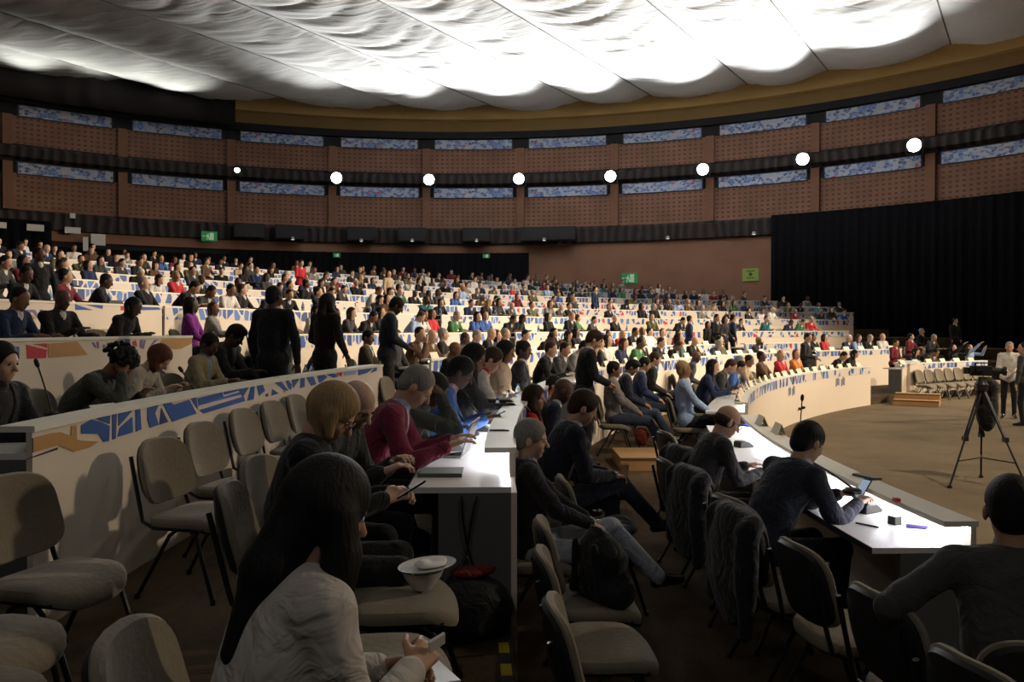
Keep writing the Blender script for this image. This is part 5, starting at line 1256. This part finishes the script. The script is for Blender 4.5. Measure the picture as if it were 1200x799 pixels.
mic(at(1000, 578, zs - .0), at(1000, 578, zs) + Vector((-.26, .20, .20)), 'gooseneck microphone bent toward the black haired person at the front desk')
mic(at(938, 508, zs), at(938, 508, zs) + Vector((.02, .0, .33)), 'straight upright gooseneck microphone on the front desk shelf')
o = flat_box('keypad_panel', at(1017, 560, zs), (.07, .20, .015), (0, 0, R_(18)), (M_unit, M_lcd), 'grey keypad panel lying on the shelf of the front desk', 'keypad')
flat_box('name_plate_blank', at(905, 540, z), (.21, .30, .003), (0, 0, .2), (M_paper,), 'white sheet beside the bald person with glasses', 'paper').name = 'paper_sheet'
o = flat_box('blue_folder', at(884, 500, z), (.16, .24, .02), (0, 0, .5), (mat('folder_blue', (.02, .03, .35), .5),), 'deep blue folder on the front desk beyond the bald person', 'folder')
# printed name cards folded into tents
M_card = mat('name_card', (.80, .74, .58), .6, noise=.03); M_cardt = mat('name_card_print', (.05, .05, .06), .6)
CARD = [None]
def card(p, rz, lab, grp):
    if CARD[0] is None:
        b = MB(); L, H, Dp, t = .14, .10, .045, .002
        b.add([(-L, -Dp, 0), (L, -Dp, 0), (L, 0, H), (-L, 0, H), (-L, Dp, 0), (L, Dp, 0), (-L, -Dp + t * 2, 0), (L, -Dp + t * 2, 0), (L, 0, H - t * 2), (-L, 0, H - t * 2), (-L, Dp - t * 2, 0), (L, Dp - t * 2, 0)],
              [(0, 1, 2, 3), (3, 2, 5, 4), (7, 6, 9, 8), (8, 9, 10, 11), (0, 6, 7, 1), (4, 5, 11, 10), (1, 7, 8, 2), (2, 8, 11, 5), (0, 3, 9, 6), (3, 4, 10, 9)])
        CARD[0] = o = b.build('name_card', M_card)
    else: o = CARD[0].copy(); COL.objects.link(o)
    o.location = p; o.rotation_euler = (0, 0, rz); return tag(o, lab, 'name card', grp)
for px, py, lab in ((893, 498, 'cream tent card on the front desk shelf, left one of two'), (913, 508, 'cream tent card on the front desk shelf, right one of two')):
    p = at(px, py, zs); card(p, facing(6), lab, None)
def cards(k, a, b, step, lab):
    r = RK[k] + .12; ph = a
    while ph < b: card(pol(r, ph, LZ[k]), facing(ph) + RNG.uniform(-.1, .1), lab, lab); ph += math.degrees(step / r)
cards(0, 15.6, 46, .60, 'cream name card in the line on the long front desk')
cards(1, 17, 46, .66, 'cream name card in the line on the second row desk')
cards(2, 17, 46, .78, 'cream name card in the line on the third row desk')
cards(0, 52, 62.5, .75, 'cream name card on the far right desk')
cards(1, 51, 60.5, .8, 'cream name card on the second far right desk')
# bottles, papers and laptops along the rows
for k, a, b in ((0, 15.6, 46), (0, 52, 62.5), (1, 17, 46), (2, 17, 46), (3, 16.6, 30.5), (3, 33.5, 47), (4, 4, 30), (4, 33, 46)):
    ph = a
    while ph < b:
        r = RK[k] + RNG.uniform(.18, .40); q = RNG.random(); p = pol(r, ph, WT[k])
        if q < .42: bottle(pol(RK[k] + (.12 if k > 2 else .3), ph, LZ[k] if k > 2 else WT[k]), 'small water bottle with blue label on the %s desk' % rown[k], 'water bottles on the %s desk' % rown[k])
        elif q < .7:
            o = MB().box(-.105, .105, -.148, .148, 0, .004).build('paper_sheet', M_paper); o.location = p; o.rotation_euler = (0, 0, facing(ph) + RNG.uniform(-.5, .5)); tag(o, 'white paper lying on the %s desk' % rown[k], 'paper', 'papers on the %s desk' % rown[k])
        elif q < .78: laptop(pol(RK[k] + .36, ph, WT[k]), facing(ph), 'open laptop on the %s desk' % rown[k], 108, .9, 'laptops on the %s desk' % rown[k])
        ph += math.degrees(RNG.uniform(.7, 1.5) / r)
# ---------------------------------------------------------------- bags and coats
def blob(name, ops, m, lab, cat, loc=(0, 0, 0), rz=0, vox=.012, seed=1, lump=.02, n=26):
    s = SDF(vox); [getattr(s, o[0])(*o[1:]) for o in ops]; rr = random.Random(seed)
    o = sdf_obj(name, s, m, smooth_it=2); o.location = loc; o.rotation_euler = (0, 0, rz); tag(o, lab, cat)
    t = bpy.data.textures.new('folds', 'CLOUDS'); t.noise_scale = .30
    d = o.modifiers.new('folds', 'DISPLACE'); d.texture = t; d.strength = lump * 2; d.mid_level = .5
    return o
M_coat = cloth('coat_black', (.013, .013, .016)); M_bag = cloth('bag_black', (.010, .010, .011), .6); M_redb = cloth('bag_red', (.13, .015, .012), .7)
blob('backpack', [('cap', (-.13, 0, .09), (.13, 0, .09), .10, .10, .05), ('cap', (-.10, -.02, .26), (.10, -.02, .26), .09, .09, .06), ('ell', (0, -.03, .34), (.12, .07, .08), None, .05), ('cap', (-.08, .10, .08), (.08, .10, .08), .055, .055, .03), ('cap', (-.05, -.05, .42), (.05, -.05, .42), .014, .014, .01), ('cap', (-.12, -.12, .06), (-.09, -.13, .34), .02, .02, .01), ('cap', (.12, -.12, .06), (.09, -.13, .34), .02, .02, .01)], M_bag, 'black backpack leaning on the seat beside the cross legged person', 'backpack', (.47, 4.15, F0 + .46), R_(-60), seed=3).scale = (.92, .92, .92)
def coat(x, y, rz, lab, seed):
    s = [('cap', (-.20, -.29, .86), (.20, -.29, .86), .05, .05, .04), ('ell', (0, -.34, .60), (.26, .07, .32), None, .05), ('ell', (0, -.22, .70), (.24, .045, .20), None, .05),
         ('cap', (-.22, -.33, .82), (-.28, -.32, .36), .06, .04, .04), ('cap', (.22, -.33, .82), (.27, -.36, .32), .06, .04, .04)]
    return blob('coat', s, M_coat, lab, 'coat', (x, y, F0), R_(rz), seed=seed, lump=.012)
coat(1.52, 5.6, -80, 'black coat draped over the nearer of two chair backs near the bald person', 1)
coat(1.66, 6.6, -76, 'black coat draped over the farther chair back near the bald person', 2)
coat(1.50, 4.35, -84, 'dark jacket hung over the chair just behind the leaning person in dark suit', 3)
blob('coat', [('ell', (0, 0, .04), (.20, .18, .06), None, .04), ('ell', (.08, .05, .07), (.12, .10, .05), None, .04)], M_coat, 'dark coat folded on the seat between two seated people', 'coat', (.66, 5.45, F0 + .47), .4, seed=4)
blob('shoulder_bag', [('ell', (0, 0, .15), (.24, .14, .16), None, .05), ('cap', (-.12, 0, .28), (.0, .02, .40), .014, .014, .01), ('cap', (.0, .02, .40), (.12, 0, .28), .014, .014, .01)], M_bag, 'black bag on the floor in front of the grey desk end', 'bag', (-.22, 3.95, F1), .3, seed=5)
blob('folded_scarf', [('ell', (0, 0, .02), (.11, .07, .025), None, .03), ('cap', (-.08, .05, .02), (.1, -.03, .04), .02, .025, .03)], M_redb, 'dull red scarf lying on top of the black floor bag', 'scarf', (-.20, 3.98, F1 + .30), .3, seed=6)
blob('shoulder_bag', [('ell', (0, 0, .14), (.12, .10, .16), None, .05)], M_redb, 'red bag on the floor by the legs of the people at the centre aisle', 'bag', tuple(at(752, 522, F0)), .2, seed=7)
blob('shoulder_bag', [('ell', (0, 0, .18), (.2, .12, .2), None, .05)], M_bag, 'black bag on the floor beneath the second desk end', 'bag', (-.62, 4.7, F1), .3, seed=8)
# plate and bowl on the chair seat
p = Vector((-.36, 3.25, F1 + .475))
o = MB().lathe([(0, 0), (.04, 0), (.075, .05), (.085, .075), (.080, .075), (.04, .012), (0, .010)], n=24).build('bowl', mat('bowl_white', (.6, .6, .62), .3), smooth=True); o.location = p; tag(o, 'white plastic bowl on the chair seat under the plate', 'bowl')
o = MB().lathe([(0, 0), (.07, 0), (.115, .018), (.118, .020), (.07, .005), (0, .004)], n=28).build('plate', mat('plate_white', (.66, .66, .64), .4), smooth=True); o.location = p + Vector((.02, 0, .078)); o.rotation_euler = (.0, -.10, 0); tag(o, 'white paper plate balanced on the bowl', 'plate')
o = blob('crumpled_napkin', [('ell', (0, 0, .006), (.075, .06, .010), None, .02), ('ell', (.03, .03, .014), (.04, .02, .012), None, .02), ('ell', (-.03, -.01, .014), (.02, .04, .012), None, .02)], M_paper, 'crumpled white napkin on the paper plate', 'napkin', tuple(p + Vector((.03, .01, .092))), .2, vox=.007, seed=9, lump=.012)
flat_box('plastic_wrapper', (-.26, 2.42, F1 + .475), (.14, .20, .02), (0, .1, .5), (mat('plastic_clear', (.5, .55, .6), .12, spec=.7),), 'crinkled clear plastic pack on the chair at the bottom edge', 'wrapper')
# ---------------------------------------------------------------- camera on tripod
M_trip = mat('tripod_black', (.02, .02, .022), .4)
root = empty('camera_tripod', (6.15, 10.6, 0)); tag(root, 'tall black tripod standing on the arena carpet at the right', 'tripod')
ap = Vector((0, 0, 1.30))
for fx, fy in ((-.52, -.20), (.35, -.42), (.30, .52)):
    f = Vector((fx, fy, 0)); b = MB(); s_ = Vector((-fy, fx, 0)).normalized() * .02
    b.tube([ap + s_, ap.lerp(f, .52) + s_], .014, 8); b.tube([ap - s_, ap.lerp(f, .52) - s_], .014, 8); b.tube([ap.lerp(f, .42), f + Vector((0, 0, .02))], .013, 8)
    leg = b.build('leg', M_trip, root, smooth=True)
    MB().box(-.03, .03, -.03, .03, -.03, .03).build('leg_clamp', M_trip, leg, loc=ap.lerp(f, .52)); MB().lathe([(0, 0), (.03, 0), (.03, .03), (0, .05)], n=10).build('foot', M_trip, leg, loc=f)
    MB().tube([ap.lerp(f, .74), Vector((0, 0, .36))], .009, 6).build('spreader', M_trip, root)
MB().lathe([(0, 1.24), (.07, 1.24), (.08, 1.32), (.05, 1.36), (.045, 1.42), (0, 1.42)], n=16).build('head', M_trip, root, smooth=True)
MB().tube([(.05, .02, 1.36), (.25, .30, 1.22), (.38, .48, 1.10)], .010, 8).build('pan_handle', M_trip, root, smooth=True)
rt = empty('video_camera', (6.15, 10.6, 1.42), R_(-115)); rt.scale = (.72, .72, .72); tag(rt, 'black video camera mounted on top of the tripod at the right', 'video camera')
MB().box(-.07, .07, -.20, .16, .02, .20).box(-.05, .05, -.30, -.2, .05, .17).build('body', M_trip, rt, bevel=.012)
MB().cyl((0, .16, .11), (0, .32, .11), .055, .055, 18).cyl((0, .32, .11), (0, .38, .11), .075, .085, 18).build('lens', M_trip, rt, smooth=True)
MB().box(-.015, .015, -.12, .12, .24, .26).box(-.015, .015, -.12, -.09, .2, .25).box(-.015, .015, .09, .12, .2, .25).build('handle', M_trip, rt, bevel=.004)
MB().box(-.13, -.07, .02, .16, .12, .20).build('viewfinder', M_trip, rt, bevel=.006); MB().box(.07, .16, -.1, .02, .10, .2).build('monitor', M_trip, rt, bevel=.004)
blob('camera_bag', [('ell', (.04, 0, -.28), (.14, .12, .36), None, .05), ('ell', (.03, 0, -.05), (.16, .12, .14), None, .05)], M_bag, 'black cover hanging from the tripod below the video camera', 'bag', (6.27, 10.75, 1.32), 0, vox=.016, seed=11)
def free_person(px, d, z, kind, rz, tp, hc, sk, lab, sc_=1., bot='black'):
    X = (px - 600) / F_PX * d; return person(kind, (X, d, z), R_(rz), tp, hc, sk, bot, lab, None, sc_)
free_person(1183, 18.5, 0, 'stand', 150, 'white', 'grey', 0, 'grey haired person in white shirt standing behind the tripod')
free_person(1200, 17., 0, 'stand2', 40, 'charcoal', 'black', 0, 'person in dark clothes standing at the right edge behind the camera')
free_person(1048, 23.9, FZ[0], 'stand', -150, 'maroon', 'black', 1, 'person in red brown jacket standing at the small pale podium', .88)
# podium and wooden steps
rt = empty('podium', (11.42, 23.45, FZ[0]), R_(-60)); tag(rt, 'small pale podium beside the wooden steps, far right', 'podium')
MB().box(-.24, .24, -.20, .20, .02, .86).build('body', M_cream, rt, bevel=.01); MB().box(-.27, .27, -.23, .22, 0, .04, M=Matrix.Translation((0, 0, .86)) @ Matrix.Rotation(.15, 4, 'X')).build('reading_top', M_top, rt, bevel=.005)
MB().box(-.26, .26, -.22, .22, 0, .03).build('base', M_grey, rt)
def steps(x0, x1, y0, y1, z0, hs, lab, rz=0):
    rt = empty('wooden_steps', ((x0 + x1) / 2, (y0 + y1) / 2, z0), rz); w2, h2 = (x1 - x0) / 2, (y1 - y0) / 2; tag(rt, lab, 'steps'); n = len(hs)
    for i, h in enumerate(hs):
        a = -h2 + (2 * h2) * i / n; MB().box(-w2, w2, a, h2 if i == n - 1 else a + 2 * h2 / n, 0 if i == 0 else 0, h).build('step', M_wood, rt, bevel=.006)
        MB().box(-w2 - .004, w2 + .004, a - .006, a + .02, h - .03, h + .003).build('nosing', mat('nosing_dark', (.12, .07, .03), .6), rt)
steps(10.35, 11.45, 21.3, 22.3, 0, (.15, .29), 'two pale wooden steps on the arena floor beside the podium', R_(-30))
steps(1.42, 2.05, 10.55, 11.5, F0, (.17,), 'single pale wooden step in the aisle at centre', 0)
# hazard tape on the tier edge
mb = MB(); n = 26
for i in range(n):
    a0 = -9.5 + 7.3 * i / n; a1 = -9.5 + 7.3 * (i + 1) / n
    q = [pol(r, a, z_) for z_ in (F1, F1 + .003) for r, a in ((RK[1] + .05, a0), (RK[1] + .10, a0), (RK[1] + .10, a1), (RK[1] + .05, a1))]
    mb.add(q, [(0, 1, 2, 3), (4, 7, 6, 5), (0, 4, 5, 1), (1, 5, 6, 2), (2, 6, 7, 3), (3, 7, 4, 0)], i % 2)
tag(mb.build('hazard_tape', [mat('tape_yellow', (.42, .36, .02), .5), M_edge]), 'yellow and black striped tape along the step edge by the grey desk end', 'tape')
# ---------------------------------------------------------------- signs, speakers and lamps on the far wall
def wallbox(name, px, py, w_, h_, off, mats, lab, cat, t=.04, grp=None):
    a = wang(px); p = wal(a, 0, WR - off); zc = EYE + (HZ - py) / F_PX * p.y
    rt = empty(name, (p.x, p.y, zc), math.atan2(-(WX - p.x), (WY - p.y))); tag(rt, lab, cat, grp)      # local +Y looks into the hall
    MB().box(-w_ / 2, w_ / 2, -t, 0, -h_ / 2, h_ / 2).build('panel' if name != 'loudspeaker' else 'cabinet', mats[0], rt, bevel=.01)
    return rt, p
M_green = mat('sign_green', (.02, .22, .08), .5, emit=(.05, .5, .15), es=.12); M_gw = mat('sign_pale', (.6, .75, .6), .5, emit=(.6, .9, .6), es=.12); M_lime = mat('notice_lime', (.30, .38, .10), .6); M_white = mat('notice_white', (.62, .62, .60), .6)
def man(rt, s, m):
    b = MB(); y = .004
    for x0, x1, z0, z1 in ((-.28, -.02, -.3, .3), (.05, .12, .12, .22), (.02, .16, -.10, .10), (.16, .26, .0, .06), (-.02, .05, -.28, -.1), (.12, .18, -.3, -.12), (.32, .42, -.04, .04)): b.box(x0 * s, x1 * s, 0, y, z0 * s * .8, z1 * s * .8)
    b.build('pictogram', m, rt)
rt, p = wallbox('exit_sign', 738, 326, .95, .62, .16, (M_green,), 'green lit exit sign on the brown panelled wall', 'exit sign'); man(rt, 1., M_gw)
rt, p = wallbox('exit_sign', 245, 277, .85, .55, .75, (M_green,), 'dim green exit sign above the left rows', 'exit sign'); man(rt, .85, M_gw)
rt, p = wallbox('exit_sign', 395, 299, .42, .26, .7, (M_green,), 'small exit sign on the low black curtain, left one', 'exit sign'); man(rt, .4, M_gw)
rt, p = wallbox('exit_sign', 571, 300, .42, .24, .7, (M_green,), 'small exit sign on the low black curtain, right one', 'exit sign'); man(rt, .4, M_gw)
rt, p = wallbox('notice', 880, 322, .92, .72, .16, (M_lime,), 'yellow green notice with a dark emblem on the brown panelled wall', 'notice')
MB().lathe([(.0, 0), (.10, 0), (.10, .01), (0, .01)], n=18).build('emblem', mat('emblem_green', (.03, .12, .04), .6), rt).matrix_local = Matrix.Rotation(-PI / 2, 4, 'X') @ Matrix.Translation((0, -.03, .0))
MB().box(-.22, .22, 0, .005, -.20, -.15).box(-.22, .22, 0, .005, .18, .24).build('lettering_bars', mat('emblem_green', (.03, .12, .04), .6), rt)
for px, py, w_, h_, lab in ((40, 267, .78, .34, 'white rectangular notice on the black curtain, far left'), (84, 270, .75, .32, 'white rectangular notice right of the first one, far left'), (84, 253, .26, .26, 'small square white notice above the others, far left'),
                            (114, 281, .70, .60, 'large white notice at the edge of the low curtain'), (99, 286, .26, .75, 'narrow upright white notice next to the large one'), (2, 264, .3, .3, 'white notice cut by the left edge')):
    wallbox('notice', px, py, w_, h_, .72, (M_white,), lab, 'notice')
M_spk = mat('speaker_black', (.016, .016, .018), .6); M_spkg = mat('speaker_grille', (.03, .03, .033), .8, noise=.4, scale=120)
for i, px in enumerate((292, 340, 424, 484, 560, 628, 660)):
    a = wang(px); p = wal(a, 0, WR - .95); zc = EYE + 5.68
    rt = empty('loudspeaker', (p.x, p.y, zc), math.atan2(-(WX - p.x), (WY - p.y))); tag(rt, 'wide black loudspeaker under the gallery, %s from the left' % ['first', 'second', 'third', 'fourth', 'fifth', 'sixth', 'seventh'][i], 'loudspeaker', 'loudspeakers under the gallery')
    MB().box(-.85, .85, -.45, 0, -.42, .42).build('cabinet', M_spk, rt, bevel=.03); MB().box(-.78, .78, 0, .02, -.36, .36).build('grille', M_spkg, rt)
for i, (px, py) in enumerate(((343, 281), (424, 283), (484, 283), (560, 283), (640, 282), (888, 275), (786, 280))):
    a = wang(px); p = wal(a, 0, WR - 1.0); zc = EYE + (HZ - py) / F_PX * p.y
    rt = empty('small_spotlight', (p.x, p.y, zc)); tag(rt, 'small white spot lamp under the gallery, %s from the left' % ['first', 'second', 'third', 'fourth', 'fifth', 'seventh', 'sixth'][i], 'spot lamp', 'small spot lamps under the gallery')
    MB().lathe([(0, .16), (.07, .16), (.12, 0), (.10, 0), (0, .02)], n=14).build('shade', mat('spot_shade', (.35, .35, .34), .5), rt, smooth=True); MB().lathe([(0, -.01), (.085, 0), (0, .015)], n=14).build('bulb', mat('small_bulb', (1, 1, 1), emit=(1, .95, .85), es=1.6), rt, smooth=True)
# ---------------------------------------------------------------- more clutter on the second desk
z = WT[1]
def on_desk(px, off): r = RK[1] + off; return pol(r, phi_at(px, r), z)
for px, off, rz, lab in ((556, .40, -70, 'white sheet by the elbow of the olive jacket'), (574, .36, -95, 'white sheet under the hands of the blue blazer'), (588, .34, -100, 'white sheet in front of the pale jacket with red scarf'),
                         (600, .36, -105, 'white sheet in front of the person in the cream top'), (619, .34, -110, 'white sheet at the curve of the second desk'), (566, .24, -60, 'small white note under the second desk shelf')):
    o = MB().box(-.105, .105, -.148, .148, 0, .003).build('paper_sheet', M_paper); o.location = on_desk(px, off); o.rotation_euler = (0, 0, R_(rz)); tag(o, lab, 'paper')
for px, off, lab in ((583, .22, 'clear water bottle beside the pale jacket with red scarf'), (596, .22, 'clear water bottle before the person in the cream top'), (607, .24, 'clear water bottle at the start of the desk curve')): bottle(on_desk(px, off), lab)
conf_unit(on_desk(590, .30), R_(-95), 'black conference unit before the person in the cream top')
conf_unit(on_desk(575, .26), R_(-92), 'black conference unit beside the blue blazer')
# ================================================================ gallery lamps and light
M_lamp = mat('lamp_glow', (1, 1, 1), emit=(1, .99, .96), es=40.)
M_lampb = mat('lamp_body', (.05, .05, .055), .5, metal=.4)
def spot(name, loc, tgt, energy, size=60, blend=.5, col=(1, 1, 1), rad=.15):
    d = bpy.data.lights.new(name, 'SPOT'); d.energy = energy; d.spot_size = R_(size); d.spot_blend = blend; d.color = col; d.shadow_soft_size = rad
    o = bpy.data.objects.new(name, d); COL.objects.link(o); o.location = loc
    o.rotation_euler = (Vector(tgt) - Vector(loc)).to_track_quat('-Z', 'Y').to_euler(); return o
WARM = (1, .80, .58)
def flood(loc, tgt, label):
    root = empty('flood_light', loc)
    q = (Vector(tgt) - Vector(loc)).to_track_quat('Y', 'Z').to_matrix().to_4x4()
    tag(root, label, 'flood light', 'flood lights on the gallery pillars')
    b = MB(); b.lathe([(0, -.30), (.2, -.30), (.34, -.12), (.37, 0), (.33, 0), (.0, -.02)], n=16)
    bo = b.build('housing', M_lampb, root, smooth=True); bo.matrix_local = q @ Matrix.Rotation(-PI / 2, 4, 'X')
    g = MB(); g.lathe([(0, .055), (.18, .065), (.29, .02), (.32, -.01)], n=16); go = g.build('lens', M_lamp, root, smooth=True); go.matrix_local = q @ Matrix.Rotation(-PI / 2, 4, 'X')  # lens drawn wider than the lamp, its glare put into the disc
    y = MB(); y.box(-.41, -.395, -.03, .03, -.45, .02); y.box(.395, .41, -.03, .03, -.45, .02); y.box(-.41, .41, -.03, .03, -.45, -.43); y.cyl((0, 0, -.45), (0, 0, -.65), .02)
    y.build('bracket', M_lampb, root)
lampx = [(278, 200, .45), (395, 209, 1), (504, 211, 1), (610, 210, 1), (718, 207, 1), (827, 199, 1), (945, 187, 1), (1077, 171, 1)]
wh = ['small dim', 'first big', 'second big', 'third big', 'fourth big', 'fifth big', 'sixth big', 'seventh big']
for i, (px, py, sc_) in enumerate(lampx):
    a = wang(px); p = wal(a, 0, WR - .95); d = p.y
    z = EYE + (HZ - py) / F_PX * d
    flood((p.x, p.y, z), (0, 0, 2), ('small dim flood light on the corner pillar, left of all the bright ones' if i == 0 else '%s bright white flood light on the far gallery, counted from the left' % wh[i]))
    if i == 0:
        bpy.data.objects['flood_light'].scale = (.45, .45, .45)
    inn = wal(a, 15.4, WR - 9.5)
    if i:
        inn = wal(a, 15.6, WR - 13.5); spot('uplight', (p.x, p.y, z + .55), inn, [0, 4800, 7600, 9800, 10500, 10500, 10200, 6200][i], 76, 1., (1, 1, .97), .25)
for i, px in enumerate((30, 120, 200)):
    a = wang(px); p = wal(a, 12.4, WR - 1.2); spot('uplight', p, wal(a, 15.5, WR - 3.5), 500, 80, .8, (1, 1, .9))
# stage lights hung on the truss on the arena side, aimed at the seating
for i, (lx, ly, lz, tx, ty, tz, e, s) in enumerate([
        (27, 22, 10.5, 2, 26, 1, 12000, 60), (20, 34, 10.5, 2, 30, 1, 12000, 65), (27, 12, 10.5, 6, 22, 1, 9500, 60), (18, 20, 11.8, -10, 22, 2, 15000, 60),
        (24, 9, 10, -4, 9, 1, 5200, 55), (10, 2, 14.5, 10, 14, 0, 6500, 80)]):
    spot('stage_light', (lx, ly, lz), (tx, ty, tz), e, s, .7, WARM, .3)

for x, y, tx, ty, e in ((-3, -6, 0, 5, 230), (5, -6, 3, 5, 230), (-8, 2, -2, 9, 180)):  # added fill lamps around the camera, lifting the dark foreground
    spot('fill_light', (x, y, 11), (tx, ty, 0), e, 80, .9, (.98, .93, .90), .8)
